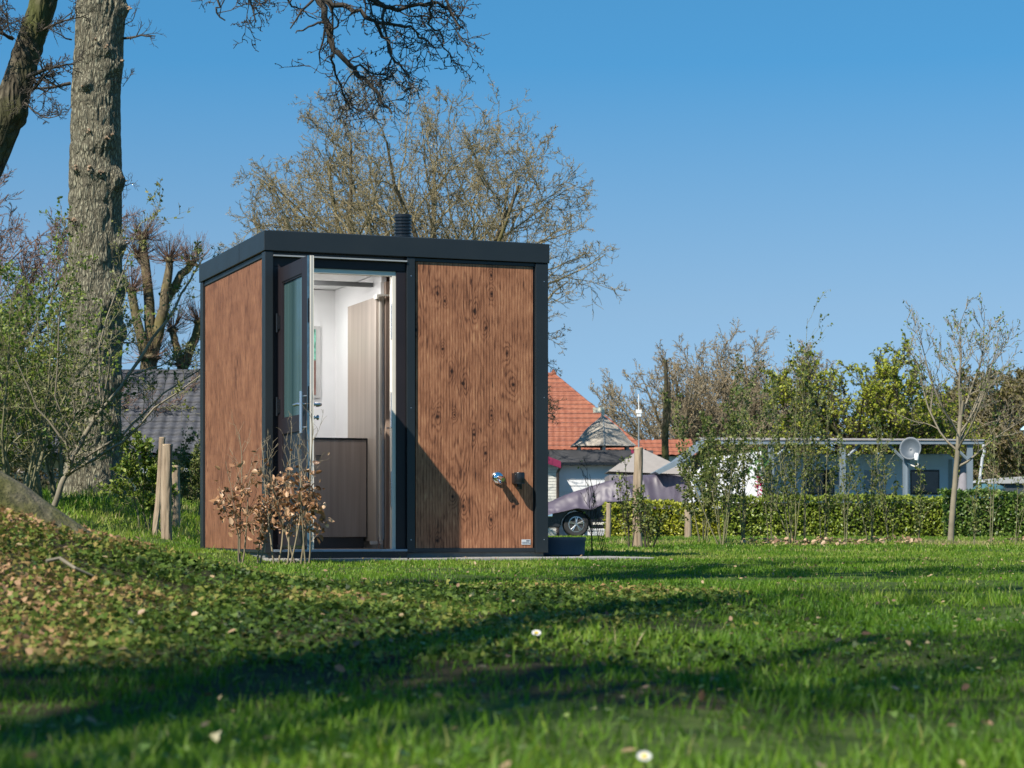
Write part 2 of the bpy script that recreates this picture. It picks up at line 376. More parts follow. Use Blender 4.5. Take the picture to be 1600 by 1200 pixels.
def keep_out(x, y):
    """cabin and paving footprint"""
    c, s = .9373, .3486; dx = x + 1.827; dy = y - 16.0
    u = dx * c + dy * s; v = -dx * s + dy * c
    return (u > -.03) & (u < 3.0) & (v > -.42) & (v < 2.3) & ~((u > 2.3) & (v > .5))
def ivy_density(x, y):
    e = vn(x * 1.6, y * 1.1, 21) * .9 + vn(x * 5, y * 4, 22) * .35
    far = 1 - sm(8.6, 10.6, y + .5 * e); near = sm(4.25, 4.75, y + .5 * (e - .5))
    side = 1 - sm(-.6, 1.0, x + (e - .5) * 1.4 + (y - 6) * -.1)
    return far * near * side
def scatter_grass():
    rng = np.random.default_rng(3)
    zones = [(1.9, 3.6, 9500, (.016, .046), .0032), (3.6, 6.5, 7000, (.015, .040), .0034), (6.5, 12, 3600, (.018, .042), .0042), (12, 20, 2300, (.018, .040), .0058), (20, 32, 900, (.02, .05), .010), (32, 52, 260, (.02, .06), .018)]
    Vs, F4, F3, Rn, off = [], [], [], [], 0
    for (y0, y1, dens, (h0, h1), w) in zones:
        hw = .25 * y1 + 3.4; m = int((y1 - y0) * 2 * hw * dens)
        y = rng.uniform(y0, y1, m); x = rng.uniform(-hw, hw, m); k = (np.abs(x) < .25 * y + .7) | (rng.random(m) < .30)
        x, y = x[k], y[k]
        tuft = vn(x * 9, y * 9, 8)
        dens_v = .22 + .78 * sm(.28, .6, vn(x * 2.6, y * 2.0, 9)); iv = ivy_density(x, y)
        soil = np.exp(-((y - 4.35 - .25 * vn(x * 2, 0, 3)) / .16) ** 2) * (1 - sm(.2, .9, x))
        k = (rng.random(len(x)) < dens_v * (1 - .93 * iv) * (1 - .55 * soil)) & ~keep_out(x, y) & (rng.random(len(x)) < .35 + tuft)
        x, y, tuft = x[k], y[k], tuft[k]
        n = len(x); longer = sm(.55, .85, vn(x * 1.7, y * 1.7, 12))
        left = sm(-2.6, -3.4, x) * sm(16, 18, y)
        h = rng.uniform(h0, h1, n) * (.50 + .6 * tuft) * (.55 + .75 * vn(x * 2.4, y * 1.8, 95)) * (1 + .7 * longer * (y < 9)) * (1 + 1.9 * left)
        st = (rng.random(n) < .012) & (y > 12); h = np.where(st, h * 1.8, h)
        h = h * np.where((y > 25.5) & (y < 30) & (x > 1.2), 1.9, 1)
        R = rand_rot(rng, n, .62)
        S = np.stack([np.full(n, w) * rng.uniform(.7, 1.4, n), h * 1.1, h], 1)
        patch = vn(x * 1.3, y * 1.0, 31) * .6 + vn(x * 7, y * 7, 32) * .35
        worn = np.exp(-((y - 20.5 - .1 * x) / .5) ** 2) * (x > .8)
        rn = np.clip(.25 * rng.random(n) + .62 * patch + .10 + .25 * worn * rng.random(n) + .30 * (rng.random(n) < .05), 0, 1)
        dry = np.exp(-((y - 26.5) / 1.6) ** 2) * (x > 1); rn = np.clip(rn + dry * .18 + left * .08 + .10 * sm(11, 18, y), 0, 1)
        v, f, r = inst(BLADE_V, BLADE_F, np.stack([x, y, gz(x, y) - .003], 1), R, S, rn)
        Vs.append(v); F4.append(f[0] + off); F3.append(f[1] + off); Rn.append(r); off += len(v)
    me = mesh_np('grass', np.concatenate(Vs), [np.concatenate(F4), np.concatenate(F3)], np.concatenate(Rn))
    m = leaf_mat('grass', [(0, (.020, .066, .006)), (.35, (.062, .150, .010)), (.6, (.128, .245, .016)), (.78, (.24, .32, .04)), (.92, (.36, .33, .13)), (1, (.44, .36, .18))], .38, .5, .25)
    tag(link_mesh('grass', me, m), 'short green lawn grass with longer tufts in the foreground', 'grass', kind='stuff')
    print('grass blades', off // 5)
scatter_grass()

def scatter_leaves(name, x, y, size, tilt, stops, label, cat, seed, tv=LEAF_V, tf=LEAF_F, lift=(0, .03), transl=.25, rough=.5, spec=.4, rn=None):
    rng = np.random.default_rng(seed); n = len(x)
    pos = np.stack([x, y, gz(x, y) + rng.uniform(lift[0], lift[1], n)], 1)
    v, f, r = inst(tv, tf, pos, rand_rot(rng, n, tilt), rng.uniform(size[0], size[1], n), rn if rn is not None else rng.random(n))
    o = link_mesh(name, mesh_np(name, v, f, r), leaf_mat(name, stops, transl, rough, spec))
    return tag(o, label, cat, kind='stuff')
rng = np.random.default_rng(11)
n = 420000; x = rng.uniform(-3.6, 2.4, n); y = rng.uniform(4.0, 11, n)
k = (np.abs(x) < .25 * y + .9) & (rng.random(n) < ivy_density(x, y) * (.25 + .75 * sm(.22, .55, vn(x * 7, y * 6, 91)))); x, y = x[k], y[k]
pn = vn(x * 1.8, y * 1.5, 41); left = sm(-.4, -1.5, x)
rn = np.clip(.5 * rng.random(len(x)) + .55 * (pn - .25) + .22 * left, 0, 1)
scatter_leaves('ivy', x, y, (.007, .026), .85, [(0, (.016, .036, .008)), (.28, (.055, .10, .015)), (.5, (.12, .18, .028)), (.66, (.24, .23, .055)), (.8, (.33, .20, .085)), (1, (.50, .30, .18))],
               'ground ivy and old leaves covering the mound at the left', 'ivy', 12, IVY_V, IVY_F, (-.008, .022), .25, .5, .2, rn)
print('ivy', len(x))
n = 9500; x = rng.uniform(2.0, 8.5, n); y = rng.uniform(23.5, 28.5, n); k = rng.random(n) < sm(.38, .62, vn(x * 1.3, y * .8, 51)) * np.exp(-((y - 25.6) / 1.1) ** 2)
scatter_leaves('leaf_litter', x[k], y[k], (.03, .075), .7, [(0, (.16, .09, .05)), (.5, (.38, .24, .14)), (1, (.55, .40, .26))], 'dry brown leaves lying along the far shrub row', 'leaf litter', 52, lift=(.02, .08), transl=.15)
n = 1500; x = rng.uniform(-2.5, 4.5, n); y = rng.uniform(2.2, 16, n); k = (np.abs(x) < .26 * y + .3) & ~keep_out(x, y)
scatter_leaves('fallen_leaves', x[k], y[k], (.010, .026), .6, [(0, (.08, .045, .025)), (.5, (.28, .17, .10)), (1, (.46, .34, .18))], 'scattered dry leaves on the foreground lawn', 'fallen leaves', 53, lift=(.01, .035), transl=.2)

n = 9000; x = rng.uniform(-2.5, 3.0, n); y = rng.uniform(2.1, 7.5, n); k = (np.abs(x) < .26 * y + .3) & (rng.random(n) < sm(.42, .7, vn(x * 3.2, y * 3.0, 77)))
scatter_leaves('clover', x[k], y[k], (.007, .018), .5, [(0, (.04, .09, .02)), (.6, (.11, .19, .04)), (.9, (.26, .33, .10)), (1, (.38, .30, .16))], 'pale green clover and weeds mixed into the foreground grass', 'clover', 78, IVY_V, IVY_F, (.005, .028), .3, .3)

# ---------------------------------------------------------------- cabin
CA = .35598  # 20.4 degrees
cabin = empty('sanitary_cabin', (-1.827, 16.0, 0), CA, 'small flat-roofed cabin with rustic timber panels and anthracite frame, door standing open', 'cabin')
W, H0, H1 = 2.25, .004, 2.24
a = M['anth']
MB().box(-.008, W + .008, -.008, W + .008, 2.243, 2.392).box(.03, W - .03, .03, W - .03, 2.392, 2.400).build('roof_fascia', a, cabin, .004)
MB().box(.0, .063, .0, .10, H0, H1).build('corner_post', a, cabin, .004)
MB().box(2.145, W, .0, .10, H0 - .006, H1).build('corner_post', a, cabin, .004)
MB().box(.0, .10, 2.15, W, H0, H1).build('corner_post', a, cabin, .004)
MB().box(2.15, W, 2.15, W, H0, H1).build('corner_post', a, cabin, .004)
MB().box(1.101, 1.165, .0, .07, H0, H1).build('door_post', a, cabin, .003)
MB().box(1.165, 2.145, .012, .07, H0, .036).build('bottom_rail', a, cabin, .002)
MB().box(1.165, 2.145, .016, .07, 2.215, H1).build('top_rail', a, cabin, .002)
MB().box(.012, .07, .10, 2.15, 2.205, H1).build('top_rail', a, cabin, .002)
MB().box(.012, .07, .10, 2.15, H0, .026).build('bottom_rail', a, cabin, .002)
fp = MB().box(1.177, 2.128, .020, .05, .036, 2.213).build('timber_panel', M['wood'], cabin); fp['label'] = 'right front timber panel with dark knots and fine grooves'
MB().box(2.128, 2.145, .034, .07, .036, 2.213).build('panel_joint', M['blackp'], cabin)
MB().box(1.165, 1.177, .034, .07, .036, 2.213).build('panel_joint', M['blackp'], cabin)
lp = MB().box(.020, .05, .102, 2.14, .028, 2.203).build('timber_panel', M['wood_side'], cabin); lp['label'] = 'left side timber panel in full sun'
MB().box(W - .05, W - .018, .10, 2.15, .03, 2.22).build('timber_panel', M['wood'], cabin)
MB().box(.10, 2.15, W - .05, W - .018, .03, 2.22).build('timber_panel', M['wood'], cabin)
MB().box(.03, W - .03, .03, W - .03, -.10, .003).build('plinth', M['concrete'], cabin)
MB().box(-.0095, -.0078, .798, .802, 2.243, 2.392).build('fascia_seam', M['blackp'], cabin)
for (u_, z_) in ((1.133, .10), (1.133, 1.1), (1.133, 2.1), (2.215, .10), (2.215, 1.2), (2.215, 2.1)):
    MB().lathe([(.0045, -.0015), (.0035, -.003), (0, -.0032)], (u_, 0, z_), 'y', 10).build('screw', M['silver'], cabin)
# door zone
fr = M['frame']
MB().box(.063, .155, .028, .09, .03, 2.133).build('door_frame', fr, cabin, .003)
MB().box(1.025, 1.101, .028, .09, .03, 2.133).build('door_frame', fr, cabin, .003)
MB().box(.063, 1.101, .028, .09, 2.133, 2.20).build('door_frame', fr, cabin, .003)
MB().box(.063, 1.101, .050, .09, 2.20, 2.243).build('door_head', M['blackp'], cabin)
MB().box(.064, 1.100, -.012, .05, 2.203, 2.214).build('drip_strip', simple('drip_strip', (.42, .41, .39), .4, .5), cabin, .001)
MB().box(.155, 1.025, .04, .10, 2.098, 2.133).build('door_rebate', M['alu'], cabin, .002)
MB().box(.995, 1.025, .04, .10, .03, 2.098).build('door_rebate', M['alu'], cabin, .002)
for z in (.35, .95, 1.62):
    MB().box(.990, .998, .044, .072, z, z + .27).build('strike_plate', M['silver'], cabin, .001)
MB().box(.063, 1.095, -.030, .09, .012, .030).build('threshold', simple('threshold', (.25, .31, .38), .35, .6), cabin, .002)
MB().box(.063, 1.095, -.008, .05, -.04, .011).build('threshold_base', M['blackp'], cabin)
# interior
wi = M['white']
MB().box(.09, W - .06, .09, W - .06, .010, .028).build('floor', simple('floor_vinyl', (.20, .16, .13), .5), cabin)
MB().box(.09, W - .06, .09, W - .06, 2.200, 2.236).build('ceiling', wi, cabin)
MB().box(.09, W - .06, 2.00, 2.04, .03, 2.195).build('interior_wall', wi, cabin)
MB().box(.075, .11, .10, 2.00, .03, 2.195).build('interior_wall', wi, cabin)
MB().box(1.10, 1.14, .66, 2.00, .03, 2.195).build('partition_wall', wi, cabin)
for u in (.42, .82): MB().box(u, u + .006, 1.994, 1.999, .03, 2.19).build('wall_seam', M['alu'], cabin)
MB().box(.11, 1.09, .86, .90, 2.105, 2.140).build('track_rail', simple('rail_grey', (.10, .105, .11), .4, .2), cabin, .002)
MB().box(.60, .606, .12, 1.98, 2.196, 2.199).build('ceiling_seam', M['alu'], cabin)
MB().box(.11, 1.035, .855, 1.30, .12, .888).build('washstand', M['lam_brown'], cabin, .002)
MB().box(.11, 1.041, .848, 1.31, .890, .902).build('washstand_top', M['blackp'], cabin, .001)
MB().box(1.036, 1.041, .850, 1.30, .12, .889).build('washstand_edge', M['blackp'], cabin)
MB().box(.11, 1.02, .885, 1.30, .03, .118).build('washstand_plinth', simple('plinth_brown', (.060, .046, .038), .5), cabin)
MB().box(.62, .66, .836, .852, .755, .762).build('washstand_handle', M['blackp'], cabin)
fr_p = MB().box(.62, .965, 1.978, 1.996, 1.284, 1.887).build('picture_frame', simple('frame_grey', (.50, .50, .49), .5), cabin)
MB().box(.65, .925, 1.974, 1.9775, 1.60, 1.86).build('picture_top', simple('picture_green', (.16, .42, .32), .5, 0, .7, 30), fr_p)
MB().box(.65, .925, 1.974, 1.9775, 1.31, 1.598).build('picture_bottom', simple('picture_brown', (.22, .11, .09), .5, 0, .3, 20), fr_p)
idr = MB().box(1.043, 1.066, .62, 1.42, .085, 2.0).build('inner_door', M['lam_light'], cabin, .002)
MB().box(1.066, 1.082, .60, .66, .085, 2.02).build('door_edge_profile', M['alu'], idr)
MB().box(.985, 1.09, .585, .60, .062, .088).build('floor_profile', M['alu'], cabin)
MB().box(1.045, 1.055, .575, .583, .030, .12).build('door_stop', M['silver'], cabin)
MB().box(1.112, 1.62, .58, .65, .03, 2.12).build('partition_panel', M['lam_brown'], cabin)
MB().box(1.083, 1.110, .625, .655, .10, 2.12).build('partition_jamb', simple('jamb', (.75, .75, .74), .5), cabin)
MB().box(1.070, 1.083, .60, .62, .92, .975).build('latch', M['blackp'], cabin)
MB().box(1.03, 1.19, .545, .565, 2.003, 2.015).box(1.03, 1.045, .56, .64, 1.98, 2.015).build('door_closer_arm', simple('cream', (.75, .72, .65), .4), cabin)
MB().lathe([(.022, 0), (.022, .012), (.009, .016), (.009, .05)], (1.155, .53, .97), 'y', 16).box(1.10, 1.165, .522, .536, .963, .977).build('partition_handle', M['silver'], cabin, 0, True)
# open door leaf: hinge at u=.155
door = empty('entrance_door', (.157, .0, 0), math.radians(-90.4)); door.parent = cabin   # local x runs along the leaf, local y to its inner side
DT, DW, DZ0, DZ1 = .052, .83, .036, 2.112
DS = .155
def dbox(name, x0, x1, y0, y1, z0, z1, m, bev=.002, par=door): return MB().box(x0, x1, y0, y1, z0, z1).build(name, m, par, bev)
# after the rotation local -y faces left (outside face); leaf thickness lies on y in (-DT, 0)... 
dbox('stile', 0, .095, -DT, -.004, DZ0, DZ1, fr); dbox('stile', DW - DS, DW, -DT, -.004, DZ0, DZ1, fr)
dbox('rail', .095, DW - DS, -DT, -.004, DZ1 - .11, DZ1, fr); dbox('rail', .095, DW - DS, -DT, -.004, DZ0, DZ0 + .13, fr); dbox('rail', .095, DW - DS, -DT, -.004, .88, .99, fr)
dbox('lower_panel', .095, DW - DS, -DT + .012, -.012, DZ0 + .13, .88, simple('door_panel', (.016, .020, .027), .35), 0)
g, nt, b, o = new_mat('frosted_glass')
gv = coords(nt, (14, 14, .2)); L(nt, ramp(nt, noise(nt, gv, 1.0, 2), [(.3, (.025, .060, .065)), (.7, (.070, .125, .125))]), b.inputs['Base Color']); setp(b, Roughness=.12); b.inputs['Specular IOR Level'].default_value = .9
dbox('glass_pane', .095, DW - DS, -DT + .016, -.016, .99, DZ1 - .11, g, 0)
bead = MB()
for (x0, x1, z0, z1) in ((.095, .107, .99, DZ1 - .11), (DW - DS - .012, DW - DS, .99, DZ1 - .11), (.107, DW - DS - .012, .99, 1.002), (.107, DW - DS - .012, DZ1 - .122, DZ1 - .11)):
    bead.box(x0, x1, -DT + .006, -DT + .015, z0, z1)
bead.build('glazing_bead', fr, door)
# edge of the leaf seen from the front: blue gasket, white profiles
dbox('edge_gasket', DW, DW + .004, -DT, -DT + .016, DZ0, DZ1, M['blueedge'], 0)
dbox('edge_profile', DW, DW + .006, -DT + .019, -.004, DZ0, DZ1, M['alu'], .001)
dbox('edge_groove', DW + .0062, DW + .0075, -.022, -.017, DZ0, DZ1, simple('groove', (.18, .2, .22), .5), 0)
for z in (.42, 1.02, 1.64):
    MB().box(DW + .004, DW + .006, -DT + .003, -DT + .012, z, z + .17).build('lock_plate', M['blackp'], door)
    MB().lathe([(.010, z), (.010, z + .14)], (-.004, -DT - .012, 0), 'z', 10).box(-.045, .05, -DT - .008, -DT + .002, z + .02, z + .12).build('hinge', M['blackp'], door, 0, True)
MB().tube([(DW - .03, -DT - .036, .86), (DW - .03, -DT - .036, 1.155)], .013, 12).tube([(DW - .03, -DT - .036, .90), (DW - .03, -DT, .90)], .008).tube([(DW - .03, -DT - .036, 1.12), (DW - .03, -DT, 1.12)], .008).build('bar_handle', M['silver'], door, 0, True)
MB().tube([(DW - .045, -.004, 1.065), (DW - .045, .052, 1.065), (DW - .06, .060, 1.065), (DW - .16, .062, 1.062)], [.011, .011, .012, .010], 12).lathe([(.026, -.004), (.026, .006)], (DW - .045, 0, 1.065), 'y', 20).build('lever_handle', M['silver'], door, 0, True)
MB().tube([(DW - .045, -DT, 1.065), (DW - .045, -DT - .045, 1.065), (DW - .06, -DT - .052, 1.065), (DW - .17, -DT - .054, 1.063)], [.011, .011, .012, .010], 12).build('lever_handle', M['silver'], door, 0, True)
MB().lathe([(.016, -.004), (.016, .012), (.009, .014), (.009, .03), (.018, .031), (.018, .042)], (DW - .045, 0, .972), 'y', 20).build('lock_knob', M['silver'], door, 0, True)
dbox('weather_drip', .02, DW - .02, -DT - .018, -DT, DZ0 + .01, DZ0 + .03, M['blackp'])
# roof vent
vent = MB(); pr = [(.062, 2.38), (.062, 2.50)]
z = 2.50
for i in range(6): pr += [(.070, z + .001), (.070, z + .012), (.060, z + .014), (.060, z + .024)]; z += .026
pr += [(.070, z), (.070, z + .018), (.064, z + .024), (.02, z + .028)]
vent.lathe(pr, (1.318, .79, 0), 'z', 28).build('vent_pipe', M['blackp'], cabin, 0, True)
# wall fittings
soc = MB().lathe([(.052, .019), (.050, .010), (.036, -.004), (.020, -.012), (.0, -.013)], (1.839, 0, .578), 'y', 28).build('water_inlet', M['chrome'], cabin, 0, True)
MB().tube([(1.839, 0, .578), (1.845, -.030, .572), (1.848, -.075, .56)], [.018, .019, .016], 14).tube([(1.83, -.02, .56), (1.84, -.05, .53)], .012).build('inlet_valve', M['chrome'], soc, 0, True)
so2 = MB().lathe([(.041, .530), (.043, .534), (.043, .61), (.040, .618), (.02, .619)], (1.992, -.045, 0), 'z', 24).box(1.955, 2.03, -.045, .020, .536, .612).build('power_inlet', M['blackp'], cabin, 0, True)
MB().lathe([(.020, .487), (.022, .490), (.022, .53)], (1.992, -.045, 0), 'z', 20).lathe([(.045, .531), (.045, .539)], (1.992, -.045, 0), 'z', 24).build('inlet_plug', M['blackp'], so2, 0, True)
pl = MB().box(2.035, 2.108, .0165, .0198, .062, .101).build('name_plate', simple('plate', (.62, .64, .66), .35, .2, .03), cabin)
mk = simple('plate_ink', (.12, .13, .16), .5)
def text(body, size, loc, rot, mat, par, name, align='LEFT'):
    cu = bpy.data.curves.new(name, 'FONT'); cu.body = body; cu.size = size; cu.extrude = .0004; cu.align_x = align
    o = bpy.data.objects.new(name, cu); COL.objects.link(o); bpy.context.view_layer.update()
    me = bpy.data.meshes.new_from_object(o); bpy.data.objects.remove(o)
    q = link_mesh(name, me, mat, par); q.location = loc; q.rotation_euler = rot; return q
MB().box(2.072, 2.100, .0150, .0162, .088, .096).build('plate_mark', mk, pl)
for i, z in enumerate((.079, .071)):
    ln = MB(); xx = 2.040
    for wd in ((.012, .008, .014, .009, .012) if i else (.009, .014, .010, .006, .008)): ln.box(xx, xx + wd, .0150, .0162, z, z + .0035); xx += wd + .0025
    ln.build('plate_text_line', mk, pl)
# ceiling lamps inside (lit in the photograph)
em, nt, b, o = new_mat('lit_lamp'); b.inputs['Emission Color'].default_value = (1, .97, .93, 1); b.inputs['Emission Strength'].default_value = 4
for (u, v) in ((.42, 1.45), (.60, .42)):
    MB().lathe([(.07, 2.188), (.07, 2.199)], (u, v, 0), 'z', 24).build('ceiling_lamp', em, cabin, 0, True)
for (u, v, e) in ((.42, 1.45, 6), (.60, .42, 7)):
    ld = bpy.data.lights.new('cabin_lamp', 'AREA'); ld.shape = 'DISK'; ld.size = .16; ld.energy = e; ld.color = (1, .975, .955)
    lo = bpy.data.objects.new('cabin_lamp', ld); COL.objects.link(lo); lo.parent = cabin; lo.location = (u, v, 2.18)

# paving in front
pv = MB(); pz = lambda: -.034 + random.uniform(-.002, .002)
random.seed(4)
u = -.02
while u < 2.95:
    pv.box(u, u + .295, -.40, -.002, -.11, pz()); u += .30
def local_to_world(q): 
    c, s = math.cos(CA), math.sin(CA); return (-1.827 + q[0] * c - q[1] * s, 16.0 + q[0] * s + q[1] * c, q[2])
for (a0, a1) in ((2.30, 2.595), (2.60, 2.93)): pv.box(a0, a1, .002, .40, -.11, pz())
pv.v = [local_to_world(q) for q in pv.v]
tag(pv.build('paving', M['paver'], None, .004), kind='structure')
# ---------------------------------------------------------------- background buildings and vehicles
def W3(px, py, d): return tuple(P(px, py, d))
def X(px, d): return (px - 800) / F * d
def Z(py, d): return EYE + (HZ - py) / F * d

def roof_patch(e0, e1, r0, r1, course=.30, pan=.24, amp=.03, step=.035, res=(.06, .06)):
    """tiled roof slope between an eave e0-e1 and a ridge r0-r1"""
    e0, e1, r0, r1 = map(lambda q: np.array(q, float), (e0, e1, r0, r1))
    Lw = max(np.linalg.norm(e1 - e0), np.linalg.norm(r1 - r0)); Ls = np.linalg.norm((r0 + r1) / 2 - (e0 + e1) / 2)
    nrm = np.cross(e1 - e0, (r0 + r1) / 2 - (e0 + e1) / 2); nrm /= np.linalg.norm(nrm)
    if nrm[2] < 0: nrm = -nrm
    nu = max(2, int(Lw / res[0])); nc = max(1, int(Ls / course)); vv = []
    for c in range(nc):
        for q in (0.0, .5, .999): vv.append((c + q) / nc)
    u = np.linspace(0, 1, nu + 1); v = np.array(vv); U, Vv = np.meshgrid(u, v)
    base = (e0 + (e1 - e0) * U[..., None]) * (1 - Vv[..., None]) + (r0 + (r1 - r0) * U[..., None]) * Vv[..., None]
    du = np.linalg.norm(base - e0, axis=-1)
    ax = (e1 - e0) / np.linalg.norm(e1 - e0); along = (base - e0) @ ax
    h = amp * np.abs(np.sin(np.pi * along / pan)) + step * (1 - (Vv * nc) % 1.0) + .012 * vn(along / pan, Vv * nc, 3)
    Vt = (base + nrm * h[..., None]).reshape(-1, 3)
    i = (np.arange(len(v) - 1)[:, None] * (nu + 1) + np.arange(nu)[None]).ravel()
    return Vt, np.stack([i, i + 1, i + nu + 2, i + nu + 1], 1)
def tile_roof(name, mat, patches, parent, **k):
    Vs, Fs, off = [], [], 0
    for q in patches:
        v, f = roof_patch(*q, **k); Vs.append(v); Fs.append(f + off); off += len(v)
    return link_mesh(name, mesh_np(name, np.concatenate(Vs), [np.concatenate(Fs)]), mat, parent)
def tile_mat(name, c0, c1, c2, z0=0, dz=.2):
    m, nt, b, o = new_mat(name); v = coords(nt); n = noise(nt, v, 3.2, 5, .7); n2 = noise(nt, v, 11, 2)
    L(nt, ramp(nt, math_n(nt, 'MULTIPLY_ADD', n2, .35, math_n(nt, 'MULTIPLY', n, .7)), [(.3, c0), (.52, c1), (.75, c2)]), b.inputs['Base Color']); setp(b, Roughness=.7)
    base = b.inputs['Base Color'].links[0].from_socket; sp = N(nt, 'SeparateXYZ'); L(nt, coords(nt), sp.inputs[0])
    fr_ = math_n(nt, 'FRACT', math_n(nt, 'DIVIDE', math_n(nt, 'SUBTRACT', sp.outputs[2], z0), dz)); L(nt, mix(nt, ramp(nt, fr_, [(.0, (.75, .75, .75)), (.10, (.75, .75, .75)), (.26, (0, 0, 0))]), base, tuple(q * .35 for q in c0)), b.inputs['Base Color']); return m  # dark line per course: row shadow and gap dirt painted into the colour
_n = int(math.hypot((Z(586, 80) - Z(703, 80)), 4.2) / .33)
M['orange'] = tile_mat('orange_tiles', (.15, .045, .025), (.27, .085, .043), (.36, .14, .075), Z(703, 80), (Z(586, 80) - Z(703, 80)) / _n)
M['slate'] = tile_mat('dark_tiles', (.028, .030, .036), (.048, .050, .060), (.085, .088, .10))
M['siding'] = simple('white_siding', (.62, .63, .64), .6, 0, .08, 2)
M['brickw'] = simple('white_brick', (.58, .57, .52), .8, 0, .15, 7, .3)
M['greyw'] = simple('weathered_wood', (.36, .33, .29), .85, 0, .25, 8, .4)
M['roofdark'] = simple('bitumen_roof', (.030, .030, .032), .8, 0, .5, 1.5, .3)
M['magenta'] = simple('magenta_board', (.20, .012, .055), .5, 0, .1)
M['gutter'] = simple('gutter_grey', (.20, .24, .26), .5, 0, .1)

def local(root):
    Mi = Matrix.Translation(root.location).inverted()
    return lambda q: tuple(Mi @ Vector(q))

# orange hipped house
d = 80
hs_ = empty('house', (X(868, d), d + 5, 0), 0, 'pale house with a steep hipped orange tile roof behind the turret', 'house')
ex = 4.0
ez = Z(703, d); tz = Z(586, d + 5)
e = [(-6.0, -4.2, ez), (3.35, -4.2, ez), (3.35, 5, ez), (-6.0, 5, ez)]
r = [(-2.4, 0.0, tz), (.02, 0.0, tz)]
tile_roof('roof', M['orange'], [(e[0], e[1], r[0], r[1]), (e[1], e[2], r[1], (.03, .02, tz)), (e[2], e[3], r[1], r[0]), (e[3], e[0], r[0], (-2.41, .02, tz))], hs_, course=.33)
MB().box(-5.6, 2.95, -3.8, 4.6, -.1, ez - .02).build('wall', M['siding'], hs_)
MB().tube([e[1], r[1]], .09, 8).tube([e[0], r[0]], .09, 8).tube([r[0], r[1]], .10, 8).build('ridge_tiles', M['orange'], hs_)
MB().box(-6.05, 3.4, -4.32, -4.2, ez - .12, ez + .02).build('gutter', M['roofdark'], hs_)
MB().lathe([(.10, tz), (.13, tz + .05), (.06, tz + .18), (.0, tz + .26)], (.02, 0, 0), 'z', 10).build('finial', M['orange'], hs_)
# low wing
d = 84
wg = empty('barn', (X(1040, d), d, 0), 0, 'low building with a shallow orange tile roof right of the turret', 'building')
zr, ze = Z(688, d), Z(716, d)
tile_roof('roof', M['orange'], [((-2.2, -2.4, ze), (1.0, -2.4, ze), (-2.2, .4, zr - .03), (1.0, .4, zr + .06)), ((-2.2, 3, ze), (1.0, 3, ze), (-2.2, .4, zr - .03), (1.0, .4, zr + .06))], wg, course=.33)
MB().box(-2.0, .8, -2.1, 2.7, -.1, ze).build('wall', M['siding'], wg)

# garage/shed with white siding
d = 64
sh = empty('shed', (X(930, d), d, 0), 0, 'flat-roofed shed with white horizontal siding and dark roof edge behind the covered car', 'shed')
x0, x1 = X(872, d) - X(930, d), X(1016, d) - X(930, d)
sd = MB(); z = -.05
while z < Z(726, d) - .02: sd.prism([(-.02, z), (.0, z + .19), (.06, z + .19), (.06, z)], 'x', x0, x1); z += .19
sd.build('siding_wall', M['siding'], sh)
MB().box(x0, x1, .07, 3, -.05, Z(726, d)).build('wall', M['siding'], sh)
MB().prism([(-.25, Z(727, d)), (-.25, Z(722, d)), (.3, Z(703, d)), (3.3, Z(700, d)), (3.3, Z(727, d))], 'x', x0 - .25, x1 + .1).build('roof', M['roofdark'], sh)
MB().box(x0 - .3, x1 + .12, -.33, -.25, Z(727, d), Z(723, d)).build('gutter', M['blackp'], sh)
for (w0, w1) in ((-.15, .35),): 
    wf = MB().box(w0 + .9, w1 + .9, -.05, -.021, .95, 1.65).build('window', M['gutter'], sh)
    MB().box(w0 + .94, w1 + .86, -.058, -.051, .99, 1.61).build('pane', M['blackp'], wf)
ax = MB(); Pz = [(X(985, d) - X(930, d), Z(703, d)), (X(1021, d) - X(930, d), Z(721, d))]
ax.prism([(Pz[0][0], Pz[0][1]), (Pz[1][0], Pz[1][1]), (Pz[1][0], Pz[1][1] - .14), (Pz[0][0], Pz[0][1] - .10)], 'y', -.42, -.34); ax.build('barge_board', M['magenta'], sh)
d = 63
an = empty('annex', (X(857, d), d, 0), 0, 'white brick annex with magenta sloping roof edge beside the cabin corner', 'building')
bw = MB().box(-2.0, X(871, d) - X(857, d), 0, .9, -.05, Z(722, d)); bw.build('wall', M['brickw'], an)
ln = MB()
for i in range(24): ln.box(-2, X(871, d) - X(857, d) + .004, -.006, -.001, .04 + i * .085, .048 + i * .085)
ln.build('brick_joints', simple('joint', (.20, .19, .17), .9), an)
MB().prism([(-1.9, Z(676, d)), (X(876, d) - X(857, d), Z(721, d)), (X(876, d) - X(857, d), Z(732, d)), (-1.9, Z(690, d))], 'y', -.3, -.12).build('barge_board', M['magenta'], an)
xx = X(873, d) - X(857, d)
MB().tube([(xx + .05, -.22, Z(724, d)), (xx + .05, -.22, Z(730, d)), (xx - .03, -.1, Z(738, d)), (xx - .03, -.1, 0)], .045, 10).build('drainpipe', simple('brown_pipe', (.06, .045, .04), .5), an, 0, True)

